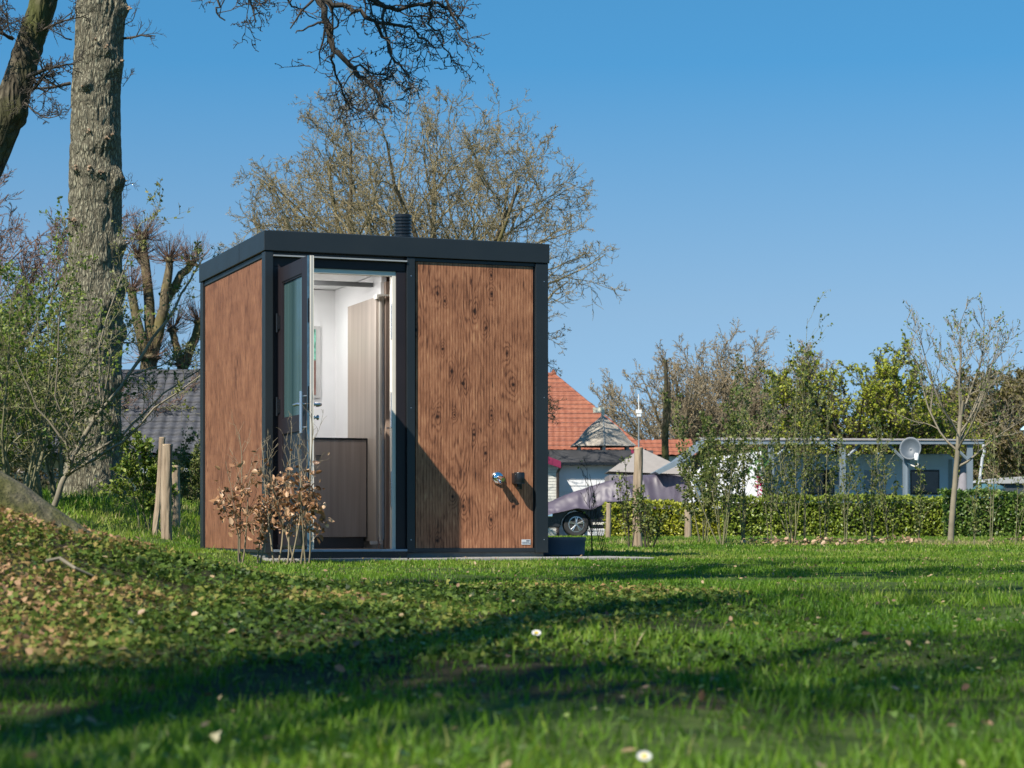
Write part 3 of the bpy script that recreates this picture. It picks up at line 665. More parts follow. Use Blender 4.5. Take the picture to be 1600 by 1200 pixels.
# wooden turret on the shed
d = 66
tu = empty('roof_turret', (X(942, d), d, Z(706, d)), 0, 'weathered wooden turret with a curved pyramid roof standing on the dark shed roof', 'turret')
R0 = (X(996, d) - X(888, d)) / 2; hh = Z(650, d) - Z(698, d); bz = Z(698, d) - Z(706, d)
prof = [(1.0, 0), (.90, .08), (.78, .19), (.66, .36), (.53, .53), (.36, .69), (.20, .82), (.07, .94), (.02, 1.0)]
tv, tf = [], []
ns = 6
for (rr, h) in prof:
    for k in range(ns): an_ = math.pi / ns + 2 * math.pi * k / ns; tv.append((R0 * rr * math.cos(an_) * 1.05, R0 * rr * math.sin(an_), bz + hh * h))
for i in range(len(prof) - 1):
    for k in range(ns): tf.append((i * ns + k, i * ns + (k + 1) % ns, (i + 1) * ns + (k + 1) % ns, (i + 1) * ns + k))
tf.append(tuple(range(ns - 1, -1, -1))); tf.append(tuple((len(prof) - 1) * ns + k for k in range(ns)))
pm, nt, b, o = new_mat('grey_planks'); pv_ = coords(nt, (9, 9, .6)); L(nt, ramp(nt, noise(nt, pv_, 1.5, 3, .6), [(.3, (.19, .17, .14)), (.6, (.36, .32, .265)), (.8, (.48, .43, .36))]), b.inputs['Base Color']); setp(b, Roughness=.9)
MB().add(tv, tf).build('turret_roof', pm, tu)
rb = MB()
for k in range(ns):
    an_ = math.pi / ns + 2 * math.pi * k / ns; rb.tube([(R0 * rr * math.cos(an_) * 1.06, R0 * rr * math.sin(an_) * 1.01, bz + hh * h + .01) for (rr, h) in prof], .022, 6)
rb.build('hip_board', simple('pale_board', (.25, .26, .25), .8), tu)
for k in range(ns):
    an_ = math.pi / ns + 2 * math.pi * k / ns; MB().box(-.05, .05, -.05, .05, -.05, bz + .02, Matrix.Translation((R0 * .8 * math.cos(an_), R0 * .8 * math.sin(an_), 0))).build('post', M['greyw'], tu)
MB().box(-.05, .05, -.04, .04, bz + hh * .95, bz + hh + .28).box(-.30, .05, -.03, .03, bz + hh + .10, bz + hh + .26).build('finial_board', simple('cream_board', (.62, .60, .48), .8), tu)

# covered car
d = 57
car = empty('covered_car', (X(899, d), d, 0), 0, 'dark car under a crumpled purple tarpaulin in front of the white shed', 'car')
dark = simple('car_paint', (.020, .022, .026), .25, 0, .1)
# body: nose at the left (x=-.85), wheel at 0, rear wheel at 2.7
body = MB().prism([(-.86, .22), (-.90, .42), (-.84, .62), (-.55, .74), (.3, .86), (1.0, .92), (3.3, .92), (3.55, .75), (3.55, .25), (3.1, .2), (2.9, .55), (2.7, .62), (2.45, .55), (2.32, .2), (.40, .2), (.34, .45), (.18, .62), (0, .68), (-.2, .62), (-.36, .45), (-.42, .22)], 'y', -.85, .85)
body.build('body', dark, car, .03)
MB().prism([(.85, .9), (1.5, 1.36), (2.7, 1.38), (3.3, .92)], 'y', -.70, .70).build('cabin_top', dark, car, .05)
MB().box(.42, 2.3, -.875, -.84, .30, .36).build('sill_strip', M['alu'], car)
MB().box(-.84, -.60, -.87, -.80, .50, .60).build('headlight', M['chrome'], car, .02)
MB().box(-.92, -.87, -.55, .55, .36, .44).build('bumper_strip', M['chrome'], car, .01)
for wx in (0, 2.7):
    for wy in (-.80, .66):
        tyre = MB().lathe([(.20, 0), (.29, -.01), (.325, .02), (.33, .1), (.325, .18), (.29, .2), (.20, .19)], (wx, wy - .05, .31), 'y', 36).build('tyre', simple('rubber', (.022, .022, .023), .8), car, 0, True)
        rim = MB().lathe([(.205, .01), (.205, -.005), (.185, -.006), (.18, .04), (.0, .06)], (wx, wy - .05, .31), 'y', 36)
        for k in range(5):
            an_ = 2 * math.pi * k / 5 + .3
            for off in (-.14, .14):
                rim.tube([(wx + .03 * math.cos(an_), wy - .055, .31 + .03 * math.sin(an_)), (wx + .19 * math.cos(an_ + off), wy - .052, .31 + .19 * math.sin(an_ + off))], .017, 6)
        rim.lathe([(.04, -.012), (.045, .02)], (wx, wy - .05, .31), 'y', 12)
        rim.build('rim', M['silver'], tyre, 0, True)
# tarpaulin draped over
us = np.linspace(-.98, 3.75, 190); vs_ = np.linspace(-1, 1, 90)
U, V_ = np.meshgrid(us, vs_)
topz = np.interp(us, [-.98, -.80, -.3, .4, 1.1, 1.7, 2.4, 3.0, 3.5, 3.75], [.60, .86, 1.08, 1.32, 1.54, 1.62, 1.63, 1.52, 1.20, .85])
lowz = np.interp(us, [-.98, -.7, -.3, 0, .4, .8, 1.4, 2.4, 3.75], [.40, .58, .66, .74, .70, .92, .95, .60, .50])
hw = .93
T = np.abs(V_); across = np.where(T < .70, T / .70 * .74, .74 + (T - .70) / .30 * .24)
drop = np.where(T < .55, .03 * T, 0) + sm(.55, 1.0, T) * 1.0
Zt = topz[None] * (1 - drop) + lowz[None] * drop
wr = (np.abs(vn(U * 2.2 + V_ * 2, V_ * 3 - U * .9, 61) - .5) * .16 + np.abs(vn(U * 6, V_ * 7 + U * 3, 62) - .5) * .06)
Zt = Zt - wr * .8 * (1 - drop * .5)
Yt = np.sign(V_) * across * (1 + .10 * drop) - np.sign(V_) * wr * drop * 1.1
Vt = np.stack([U, Yt, Zt], -1).reshape(-1, 3); nx = len(us)
i = (np.arange(len(vs_) - 1)[:, None] * nx + np.arange(nx - 1)[None]).ravel()
tm = simple('purple_tarpaulin', (.078, .064, .088), .48, 0, .22, 2, .1)
tp = link_mesh('tarpaulin', mesh_np('tarpaulin', Vt, [np.stack([i, i + 1, i + nx + 1, i + nx], 1)]), tm, None, True)
tp.location = car.location; tp.modifiers.new('solid', 'SOLIDIFY').thickness = .006
tag(tp, 'crumpled purple tarpaulin draped over the dark parked car', 'tarpaulin')

# marquee tents
cl_w = simple('white_canvas', (.74, .73, .75), .8, 0, .05); cl_g = simple('beige_canvas', (.27, .245, .225), .85, 0, .08)
d = 60
t1 = empty('tent', (X(1007, d), d + 1.5, 0), 0, 'beige peaked tent between the turret and the grey canopy', 'tent')
rz_, bz_ = Z(697, d), Z(742, d)
MB().add([(-1.0, -1.5, bz_ + .1), (1.5, -1.5, bz_), (1.5, 1.5, bz_), (-1.0, 1.5, bz_ + .1), (0, 0, rz_)], [(0, 1, 4), (1, 2, 4), (2, 3, 4), (3, 0, 4)]).build('tent_roof', cl_g, t1)
MB().box(-.98, 1.48, -1.48, 1.48, 0, bz_).build('tent_wall', simple('mauve_canvas', (.20, .18, .19), .85), t1)
d = 55.5
t2 = empty('awning_tent', (X(1130, d), d, 0), 0, 'white canvas awning tent wall under the left end of the canopy', 'tent')
MB().prism([(X(1078, d) - X(1130, d), 0), (X(1078, d) - X(1130, d), Z(752, d)), (X(1112, d) - X(1130, d), Z(714, d)), (X(1190, d) - X(1130, d), Z(705, d)), (X(1200, d) - X(1130, d), 0)], 'y', 0, 2.2).build('tent_wall', cl_w, t2)
wn_ = MB().box(X(1085, d) - X(1130, d), X(1100, d) - X(1130, d), -.03, -.002, Z(780, d), Z(748, d)).build('tent_window', simple('tent_window', (.16, .20, .24), .2), t2)

# canopy over the caravan
d = 56
cz = Z(694, d); ch = Z(684, d)
can = empty('canopy', (X(1317, d), d, 0), 0, 'long flat grey canopy roof on slim posts over the caravan', 'canopy')
rel = lambda px: X(px, d) - X(1317, d)
M['canopy'] = simple('canopy_metal', (.16, .20, .235), .5, 0, .06); M['canroof'] = simple('canopy_sheet', (.30, .27, .25), .8, 0, .12)
MB().box(rel(1100), rel(1537), -.05, .0, cz, ch - .04).build('fascia', M['canopy'], can)
MB().add([(rel(1098), -.08, ch - .035), (rel(1540), -.08, ch - .05), (rel(1528), 3.6, ch + .12), (rel(1108), 3.6, ch + .16), (rel(1098), -.08, ch - .06), (rel(1540), -.08, ch - .075), (rel(1528), 3.6, ch + .09), (rel(1108), 3.6, ch + .13)],
         [(0, 1, 2, 3), (7, 6, 5, 4), (0, 4, 5, 1), (1, 5, 6, 2), (2, 6, 7, 3), (3, 7, 4, 0)]).build('roof_sheet', M['canroof'], can)
MB().prism([(rel(1024), Z(737, d)), (rel(1060), Z(717, d)), (rel(1102), Z(684, d)), (rel(1125), Z(684, d)), (rel(1125), Z(694, d)), (rel(1105), Z(694, d)), (rel(1066), Z(724, d)), (rel(1030), Z(741, d))], 'y', -.05, 2.8).build('sloping_side', M['canopy'], can)
for px in (1205, 1317, 1416, 1516):
    MB().box(rel(px) - .075, rel(px) + .075, .02, .14, -.05, cz).build('post', M['canopy'], can)
    s_ = -1 if px in (1416, 1516) else 1
    MB().tube([(rel(px), .08, cz - .45), (rel(px) + s_ * .45, .08, cz - .01)], .04, 6).build('brace', M['canopy'], can)
MB().box(rel(1205), rel(1530), 3.3, 3.42, -.05, 2.2).build('windbreak', simple('windbreak', (.11, .12, .11), .8, 0, .3, 3), can) if False else None
MB().tube([(rel(1536), -.02, cz), (rel(1538), -.02, Z(706, d)), (rel(1535), 0, Z(716, d)), (rel(1528), 0, Z(775, d))], .038, 8).build('downpipe', simple('white_pipe', (.46, .48, .50), .5), can, 0, True)

# caravan
d = 57.6
cv = empty('caravan', (X(1320, d), d, 0), 0, 'white touring caravan with dark windows parked in the shade of the canopy', 'caravan')
cr = lambda px: X(px, d) - X(1320, d)
pw = simple('caravan_white_shaded', (.44, .52, .62), .4, 0, .03)  # white body, with the grey-blue of the canopy shade put into its colour
h1 = Z(709, d)
poly = [(cr(1150), .55), (cr(1152), 1.2), (cr(1162), 1.75), (cr(1180), h1 - .04), (cr(1200), h1), (cr(1480), h1), (cr(1489), h1 - .08), (cr(1493), h1 - .25), (cr(1493), .55), (cr(1485), .42), (cr(1160), .42)]
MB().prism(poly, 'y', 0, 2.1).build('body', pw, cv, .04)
MB().box(cr(1165), cr(1485), -.012, -.001, 1.22, 1.25).build('waist_moulding', M['alu'], cv)
MB().box(cr(1482), cr(1488), -.015, -.001, .6, h1 - .15).build('edge_strip', M['gutter'], cv)
wd_ = simple('dark_window', (.010, .011, .013), .08, 0, .2)
for (a0, a1) in ((1262, 1302), (1424, 1466)):
    f_ = MB().box(cr(a0), cr(a1), -.03, -.001, Z(771, d), Z(736, d)).build('window', wd_, cv, .03)
    MB().box(cr(a0) - .03, cr(a1) + .03, -.014, -.003, Z(773, d), Z(734, d)).build('window_frame', M['blackp'], f_, .01)
f_ = MB().box(cr(1303), cr(1323), -.03, -.001, Z(757, d), Z(736, d)).build('window', simple('blue_window', (.05, .10, .14), .1), cv, .02)
f_ = MB().box(cr(1345), cr(1385), -.02, -.001, .5, Z(716, d)).build('door', pw, cv, .01)
MB().box(cr(1350), cr(1380), -.03, -.021, Z(765, d), Z(735, d)).build('door_window', simple('door_window', (.14, .20, .27), .15), f_, .02)
MB().prism([(cr(1200), .98), (cr(1290), 1.08), (cr(1400), 1.12), (cr(1400), 1.09), (cr(1290), 1.05), (cr(1200), .92)], 'y', -.018, -.002).build('red_stripe', simple('red_stripe', (.26, .02, .04), .4), cv)
for px in (1330, 1352):
    MB().lathe([(.18, 0), (.30, .0), (.31, .1), (.30, .18), (.18, .18)], (cr(px), .05, .31), 'y', 24).build('wheel', M['blackp'], cv, 0, True)
# satellite dish
d = 55
sa = empty('satellite_dish', (X(1417, d), d, 0), 0, 'grey satellite dish on a pole in front of the canopy', 'satellite dish')
MB().tube([(0, 0, -.05), (0, 0, Z(722, d))], .05, 10).box(-.07, .07, -.03, .09, Z(724, d), Z(716, d)).build('pole', M['canopy'], sa, 0, True)
dp = []; rr = 18.5 / F * d
for i in range(7): q = i / 6; dp.append((rr * q, .10 * q * q))
dp = dp[::-1] + [(0, .02)] 
dish = MB()
vs2 = []; fs2 = []; nr, na = 7, 36
for i in range(nr):
    q = i / (nr - 1)
    for k in range(na): an_ = 2 * math.pi * k / na; vs2.append((rr * .93 * q * math.cos(an_), -.12 * q * q, rr * q * math.sin(an_)))
for i in range(nr - 1):
    for k in range(na): fs2.append((i * na + k, i * na + (k + 1) % na, (i + 1) * na + (k + 1) % na, (i + 1) * na + k))
Rt = Matrix.Translation((X(1422, d) - X(1417, d), -.12, Z(703, d))) @ Matrix.Rotation(math.radians(-18), 4, 'Z') @ Matrix.Rotation(math.radians(-14), 4, 'X')
dish.add([tuple(Rt @ Vector(q)) for q in vs2], fs2)
do = dish.build('reflector', simple('dish_grey', (.085, .105, .125), .5), sa, 0, True); do.modifiers.new('s', 'SOLIDIFY').thickness = .02
q0 = (X(1417, d) - X(1417, d), -.10, Z(724, d)); q1 = (X(1430, d) - X(1417, d), -.42, Z(727, d)); q2 = (X(1427, d) - X(1417, d), -.45, Z(716, d))
MB().tube([q0, (q1[0] - .05, -.3, q1[2] - .05), q1, q2], .016, 8).build('feed_arm', M['alu'], sa, 0, True)
MB().lathe([(.05, -.06), (.06, .0), (.06, .08), (.03, .12)], (q2[0], q2[1], q2[2]), 'z', 12).build('receiver', simple('lnb_white', (.75, .75, .74), .5), sa, 0, True)
# folded parasol, barrel, low roof, lamp, mast, dead trunk, antenna, hanging basket
d = 57
o_ = empty('parasol', (X(1500, d), d - .4, 0), 0, 'folded grey parasol standing at the right end of the caravan', 'parasol')
MB().tube([(0, 0, 0), (0, 0, Z(712, d))], .025, 8).build('pole', M['alu'], o_, 0, True)
MB().lathe([(.02, Z(716, d)), (.07, Z(722, d)), (.11, Z(745, d)), (.15, Z(765, d)), (.14, .8), (.03, .78)], (0, 0, 0), 'z', 12).build('folded_canopy', simple('grey_cloth', (.26, .25, .28), .9), o_, 0, True)
d = 53
o_ = empty('water_barrel', (X(1545, d), d, 0), 0, 'blue-green barrel with a domed lid just above the right hedge', 'barrel')
bm_ = simple('teal_plastic', (.055, .13, .15), .45)
MB().lathe([(.34, -.02), (.38, .3), (.385, .8), (.36, 1.12)], (0, 0, 0), 'z', 24).build('barrel_body', bm_, o_, 0, True)
MB().lathe([(.40, 1.12), (.40, 1.17), (.33, 1.24), (.18, 1.29), (.03, 1.30)], (0, 0, 0), 'z', 24).build('lid', bm_, o_, 0, True)
d = 62
o_ = empty('trailer', (X(1570, d) + 1, d, 0), 0, 'low dark trailer with a pale flat roof behind the right end of the hedge', 'trailer')
MB().prism([(-1.65, Z(752, d) - .02), (-1.35, Z(750, d) + .04), (.6, Z(746, d) + .10), (2.6, Z(744, d) + .12), (2.6, Z(754, d)), (-1.5, Z(756, d))], 'y', 0, 2.4).build('roof', simple('pale_roof', (.36, .36, .36), .6), o_, .01)
MB().box(-1.3, 2.5, .1, 2.3, .25, Z(756, d)).build('body', simple('trailer_body', (.05, .06, .07), .5), o_, .02)
for wx in (-.2, 1.6): MB().lathe([(.2, 0), (.28, 0), (.28, .16), (.2, .16)], (wx, .0, .27), 'y', 20).build('wheel', M['blackp'], o_)
d = 60
o_ = empty('street_lamp', (X(1606, d), d, 0), 0, 'street lamp with a pale blue hood at the right edge above the hedge', 'street lamp')
MB().tube([(0, 0, -.05), (0, 0, 3.1)], [.06, .04], 10).build('post', M['canopy'], o_, 0, True)
MB().lathe([(.22, 2.93), (.20, 2.97), (.06, 3.08), (.0, 3.12)], (0, 0, 0), 'z', 20).build('lamp_hood', simple('hood', (.35, .52, .60), .4), o_, 0, True)
MB().lathe([(.12, 2.80), (.13, 2.93)], (0, 0, 0), 'z', 16).build('lamp_glass', simple('lamp_glass', (.7, .7, .66), .2), o_, 0, True)
d = 62
o_ = empty('antenna_mast', (X(998, d), d, 0), 0, 'thin antenna mast with a small white box beside the turret', 'antenna')
MB().tube([(0, 0, 0), (0, 0, Z(640, d))], .022, 6).build('mast', M['gutter'], o_)
MB().box(-.085, .085, -.05, .05, Z(646, d), Z(640, d)).tube([(0, 0, Z(640, d)), (0, 0, Z(616, d))], .016, 6).box(-.06, .06, -.04, .04, Z(651, d), Z(647, d)).build('antenna_head', simple('antenna_white', (.68, .68, .66), .5), o_)
d = 54
hb = empty('hanging_basket', (X(1187, d), d, Z(720, d)), 0, 'hanging basket with trailing pink flowers beside the canopy post', 'flower basket')
rg = np.random.default_rng(5)
pp = np.stack([rg.normal(0, .05, 60), rg.normal(0, .05, 60), rg.uniform(-.85, -.40, 60)], 1)
v, f, r_ = inst(LEAF_V, LEAF_F, pp, rand_rot(rg, 60), rg.uniform(.06, .12, 60), rg.random(60)); link_mesh('flowers', mesh_np('flowers', v, f, r_), leaf_mat('pink', [(0, (.38, .02, .08)), (1, (.62, .06, .18))]), hb)
pp = np.stack([rg.normal(-.02, .13, 160), rg.normal(0, .12, 160), rg.uniform(-.45, .28, 160)], 1)
v, f, r_ = inst(LEAF_V, LEAF_F, pp, rand_rot(rg, 160), rg.uniform(.07, .14, 160), rg.random(160)); link_mesh('foliage', mesh_np('foliage', v, f, r_), leaf_mat('basket_green', [(0, (.03, .10, .02)), (1, (.12, .28, .05))]), hb)
MB().lathe([(.05, -.42), (.13, -.35), (.15, -.22)], (0, 0, 0), 'z', 14).tube([(0, 0, -.3), (0, 0, Z(694, 56) - Z(720, d))], .006, 5).build('basket', M['greyw'], hb)
# dark roofed house at the left
d = 60
hd = empty('house', (X(200, d), d + 3, 0), 0, 'house with a dark grey pantile roof behind the big trunk', 'house')
zr, ze = Z(583, d + 3), Z(712, d)
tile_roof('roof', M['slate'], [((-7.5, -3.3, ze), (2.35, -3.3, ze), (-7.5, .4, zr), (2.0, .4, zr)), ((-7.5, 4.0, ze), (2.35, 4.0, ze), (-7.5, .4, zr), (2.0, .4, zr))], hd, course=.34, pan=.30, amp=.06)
MB().box(-7.3, 2.1, -2.7, 3.5, -.1, ze - .02).build('wall', simple('cream_wall', (.42, .36, .24), .9), hd)
MB().prism([(-2.7, ze - .03), (3.5, ze - .03), (.4, zr - .1)], 'x', 1.9, 2.05).build('gable_wall', simple('gable', (.30, .27, .22), .9), hd)
MB().box(-7.6, 2.4, -3.46, -3.3, ze - .12, ze).build('gutter', M['blackp'], hd)
MB().tube([(-7.5, .4, zr + .03), (2.0, .4, zr + .03)], .11, 8).build('ridge_tiles', M['slate'], hd)
for (w0, w1) in ((-5.6, -4.4), (-2.6, -1.4), (.1, 1.1)):
    f_ = MB().box(w0, w1, -2.76, -2.70, .9, 1.75).build('window', simple('window_grey', (.30, .33, .36), .5), hd)
    MB().box(w0 + .08, w1 - .08, -2.77, -2.762, .98, 1.67).build('pane', wd_, f_)
sk = MB().add([(-4.6, -2.35, ze + 1.12), (-3.9, -2.35, ze + 1.12), (-3.9, -1.9, ze + 1.66), (-4.6, -1.9, ze + 1.66), (-4.6, -2.41, ze + 1.20), (-3.9, -2.41, ze + 1.20), (-3.9, -1.96, ze + 1.74), (-4.6, -1.96, ze + 1.74)], [(0, 1, 2, 3), (7, 6, 5, 4), (0, 4, 5, 1), (1, 5, 6, 2), (2, 6, 7, 3), (3, 7, 4, 0)])
sk.build('skylight', simple('skylight', (.03, .06, .16), .1), hd)
d = 44
o_ = empty('carport', (X(285, d), d, 0), 0, 'pale grey flat carport roof edge between trunk and cabin', 'carport')
MB().box(-1.9, 1.2, 0, 2.2, 1.32, 1.42).build('roof', simple('carport_roof', (.33, .36, .38), .6), o_, .01)
for x_ in (-1.7, -.4, 1.0): MB().box(x_ - .05, x_ + .05, .1, .2, 0, 1.32).build('post', M['gutter'], o_)
# blue tub by the cabin
d = 17.7
o_ = empty('tub', (X(868, d), d, -.045), 0, 'round slate-blue plastic tub standing right of the cabin', 'tub')
MB().lathe([(.16, 0), (.185, .02), (.19, .13), (.195, .14), (.195, .165), (.18, .165), (.175, .05), (.0, .04)], (0, 0, 0), 'z', 36).build('tub_body', simple('slate_blue_plastic', (.055, .085, .125), .5, 0, .1), o_, 0, True)
o_.scale = (1.28, 1.28, .97)
# ---------------------------------------------------------------- plants
def nrmz(v): return v / (math.sqrt(v[0] * v[0] + v[1] * v[1] + v[2] * v[2]) + 1e-12)
def grow(out, rng, p, d, Ln, r, lvl, Q, env=None):
    n = Q['seg'][lvl]; wig = Q['wig'][lvl]; up = Q['up'][lvl]; st = Ln / n
    nz_ = rng.normal(0, wig, (n, 3)); pts = [p]; ds = [d]; dd = d
    for i in range(n):
        dd = nrmz(dd + nz_[i] + np.array((0, 0, up)))
        p = p + dd * st; pts.append(p); ds.append(dd)
        if env is not None and (lvl > 0 or i > 1) and env(p) > (.50, .82, 1.0, 1.0, 1.1)[lvl]: break
    k = len(pts); tap = Q['tap'][lvl]
    rad = r * (1 - np.linspace(0, 1, k) * (1 - tap))
    out.append((np.array(pts), rad, lvl))
    if lvl + 1 < len(Q['seg']):
        m = Q['n'][lvl]; m = int(m * rng.uniform(.8, 1.2) + .5); t0 = Q['t0'][lvl]
        for j in range(m):
            t = t0 + (1 - t0) * ((j + rng.uniform(.1, .9)) / m); q = t * (k - 1); i = min(int(q), k - 2); fr_ = q - i
            pp = pts[i] * (1 - fr_) + pts[i + 1] * fr_; dr = ds[i + 1]
            ax = nrmz(np.cross(dr, rng.normal(0, 1, 3))); a = math.radians(Q['ang'][lvl] * rng.uniform(.65, 1.3))
            cd = nrmz(dr * math.cos(a) + ax * math.sin(a))
            cl = Ln * Q['len'][lvl] * (1 - Q.get('fall', .45) * (t - t0) / (1 - t0 + 1e-6)) * rng.uniform(.7, 1.2)
            cr_ = min(np.interp(q, range(k), rad) * Q.get('rr', .62), r * .8) * rng.uniform(.75, 1.0)
            grow(out, rng, pp, cd, cl, max(cr_, Q['rmin']), lvl + 1, Q, env)

def tubes(polys, sides):
    """mesh arrays for a list of (pts, radii)"""
    groups = {}
    for pts, rad in polys: groups.setdefault(len(pts), []).append((pts, rad))
    Vs, Fs, off = [], [], 0
    for n, lst in groups.items():
        if n < 2: continue
        A = np.array([a for a, _ in lst]); R = np.array([b for _, b in lst]); m = len(lst)
        T = np.gradient(A, axis=1); T /= np.linalg.norm(T, axis=2, keepdims=True) + 1e-12
        mean = A[:, -1] - A[:, 0]; ax = np.argmin(np.abs(mean), axis=1); ref = np.eye(3)[ax][:, None, :]
        Uv = np.cross(T, ref); Uv /= np.linalg.norm(Uv, axis=2, keepdims=True) + 1e-12; Wv = np.cross(T, Uv)
        a = 2 * np.pi * np.arange(sides) / sides
        V = A[:, :, None, :] + R[:, :, None, None] * (Uv[:, :, None, :] * np.cos(a)[None, None, :, None] + Wv[:, :, None, :] * np.sin(a)[None, None, :, None])
        b = (np.arange(m)[:, None, None] * n + np.arange(n - 1)[None, :, None]) * sides; k = np.arange(sides)[None, None, :]; k1 = (k + 1) % sides
        F_ = np.stack([b + k, b + k1, b + sides + k1, b + sides + k], -1).reshape(-1, 4)
        Vs.append(V.reshape(-1, 3)); Fs.append(F_ + off); off += m * n * sides
    return np.concatenate(Vs), np.concatenate(Fs)
def branches(name, out, lv, mat, parent, sides):
    pol = [(p, r) for p, r, l in out if l in lv]
    if not pol: return None
    Vs, Fs, off = [], [], 0
    for s_, sel in ((sides, [q for q in pol if q[1][0] > .02]), (4, [q for q in pol if .006 < q[1][0] <= .02]), (3, [q for q in pol if q[1][0] <= .006])):
        if sel: v, f = tubes(sel, s_); Vs.append(v); Fs.append(f + off); off += len(v)
    return link_mesh(name, mesh_np(name, np.concatenate(Vs), [np.concatenate(Fs)]), mat, parent, True)
def leaf_pts(out, lv, per, rng, jit=.02, tmin=.2):
    ps = []
    for p, r, l in out:
        if l not in lv: continue
        n = rng.poisson(per)
        for _ in range(n):
            t = rng.uniform(tmin, 1) * (len(p) - 1); i = min(int(t), len(p) - 2); ps.append(p[i] + (p[i + 1] - p[i]) * (t - i))
    ps = np.array(ps).reshape(-1, 3); return ps + rng.normal(0, jit, ps.shape)
def foliage(name, ps, size, rng, mat, parent, tilt=None, tv=LEAF_V, tf=LEAF_F):
    v, f, r = inst(tv, tf, ps, rand_rot(rng, len(ps), tilt), rng.uniform(size[0], size[1], len(ps)), rng.random(len(ps)))
    return link_mesh(name, mesh_np(name, v, f, r), mat, parent)

M['bark_big'] = bark('oak_bark', (.070, .060, .042), (.30, .28, .195), None, 22, 5.5, .9, .015)
M['bark_oak'] = bark('oak_limb_bark', (.07, .055, .035), (.22, .175, .105), (.16, .14, .05), 7, 2, .5, .01)
M['bark_dark'] = bark('dark_bark', (.030, .025, .017), (.125, .105, .07), (.075, .085, .02), 8, 2.5, .9, .02)
M['twig'] = simple('twig_brown', (.23, .185, .115), .8, 0, .3, 4)
M['twig_dark'] = simple('twig_dark', (.050, .040, .028), .8, 0, .3, 4)
M['twig_red'] = simple('twig_red_brown', (.17, .105, .075), .8, 0, .3, 4)
M['twig_pale'] = simple('twig_pale', (.21, .18, .125), .8, 0, .25, 6)
M['sprout'] = simple('green_brown_stem', (.17, .16, .08), .7, 0, .3, 8)
M['bud'] = leaf_mat('bud', [(0, (.20, .12, .06)), (.5, (.30, .20, .09)), (1, (.34, .29, .10))], .2)
M['spring'] = leaf_mat('spring_leaf', [(0, (.07, .13, .02)), (.5, (.16, .24, .03)), (1, (.32, .36, .07))], .4)
M['dullgreen'] = leaf_mat('privet_leaf', [(0, (.045, .08, .016)), (.5, (.11, .15, .03)), (1, (.27, .28, .08))], .35)
M['yellowgreen'] = leaf_mat('yellow_green_leaf', [(0, (.20, .24, .02)), (.5, (.36, .40, .035)), (1, (.52, .52, .08))], .42)

def wn_trunk(name, zs, cx, cy, rad, mat, parent, burls=(), nth=110, amp=.02, seed=1, flare=None, moss=False):
    """large trunk with furrowed bark and burls; burls: (theta, z, size, height)"""
    nz_ = len(zs); th = np.linspace(0, 2 * np.pi, nth, endpoint=False)
    T, Zg = np.meshgrid(th, zs); R = np.repeat(rad[:, None], nth, 1)
    per = 40; u = T / (2 * np.pi) * per
    wob = vn(T / (2 * np.pi) * 8, Zg * 1.2, seed, 8) * 1.3
    n1 = np.abs(vn(u + wob, Zg * 5.5, seed + 1, None) - .5) * 2
    seam = sm(0, 1.2, T) * (1 - sm(2 * np.pi - 1.2, 2 * np.pi, T))
    n2 = np.abs(vn(T / (2 * np.pi) * 52, Zg * 7, seed + 2, 52) - .5) * 2
    R = R + amp * (np.clip(n1 * 1.6, 0, 1) * seam + .35 * n2 - .8) + .03 * (vn(T / (2 * np.pi) * 5, Zg * 1.1, seed + 3, 5) - .5) * (rad[:, None] / .3)
    if flare is not None: R = R + flare(T, Zg)
    for (bt, bz_, bs, bh) in burls:
        dt = (T - bt + np.pi) % (2 * np.pi) - np.pi; d2 = (dt * R) ** 2 + (Zg - bz_) ** 2
        R = R + bh * np.exp(-d2 / (2 * bs * bs)) * (1 + .5 * (vn(T * 25, Zg * 22, seed + 5) - .5))
    V = np.stack([cx[:, None] + R * np.cos(T), cy[:, None] + R * np.sin(T), Zg], -1).reshape(-1, 3)
    b = (np.arange(nz_ - 1)[:, None] * nth); k = np.arange(nth)[None]; k1 = (k + 1) % nth
    return link_mesh(name, mesh_np(name, V, [np.stack([b + k, b + k1, b + nth + k1, b + nth + k], -1).reshape(-1, 4)]), mat, parent, True)

# --- the big scarred trunk left of the cabin (25 m off)
d = 25.0
tx, ty = X(150, d), d; g0 = float(gz(tx, ty))
big = empty('oak_tree', (tx, ty, g0), 0, 'tall oak with a thick furrowed grey trunk covered in pruning knobs, left of the cabin', 'tree')
ys = np.array([-400, -160, 0, 150, 300, 450, 600, 720, 790, 830]); c_ = np.array([164, 162, 159, 152, 149, 150, 147, 147, 148, 148]); w_ = np.array([62, 72, 80, 76, 82, 85, 86, 89, 104, 130])
zz = EYE + (HZ - ys) / F * d - g0; o_i = np.argsort(zz); zs = np.linspace(-.15, zz.max(), 760)
cx = np.interp(zs, zz[o_i], (c_[o_i] - 150) / F * d); rad = np.interp(zs, zz[o_i], w_[o_i] / 2 / F * d)
zb = lambda py: EYE + (HZ - py) / F * d - g0
def th_(px): return -math.pi / 2 + math.asin(max(-.97, min(.97, (px - 150) / 42)))
BUR = [(155, 72, .05, .03), (168, 85, .06, .05), (185, 105, .09, .06), (140, 140, .04, .05), (190, 18, .07, .05), (172, 222, .10, .07), (146, 210, .03, .02), (127, 268, .05, .05), (152, 275, .04, .05), (165, 275, .04, .05), (186, 285, .09, .09), (128, 350, .05, .05), (190, 385, .08, .08),
       (112, 450, .11, .09), (178, 475, .10, .06), (192, 445, .10, .07), (192, 520, .08, .07), (108, 570, .05, .04), (190, 600, .08, .05), (165, 410, .05, .03), (187, 660, .07, .05), (150, 665, .05, .03)]
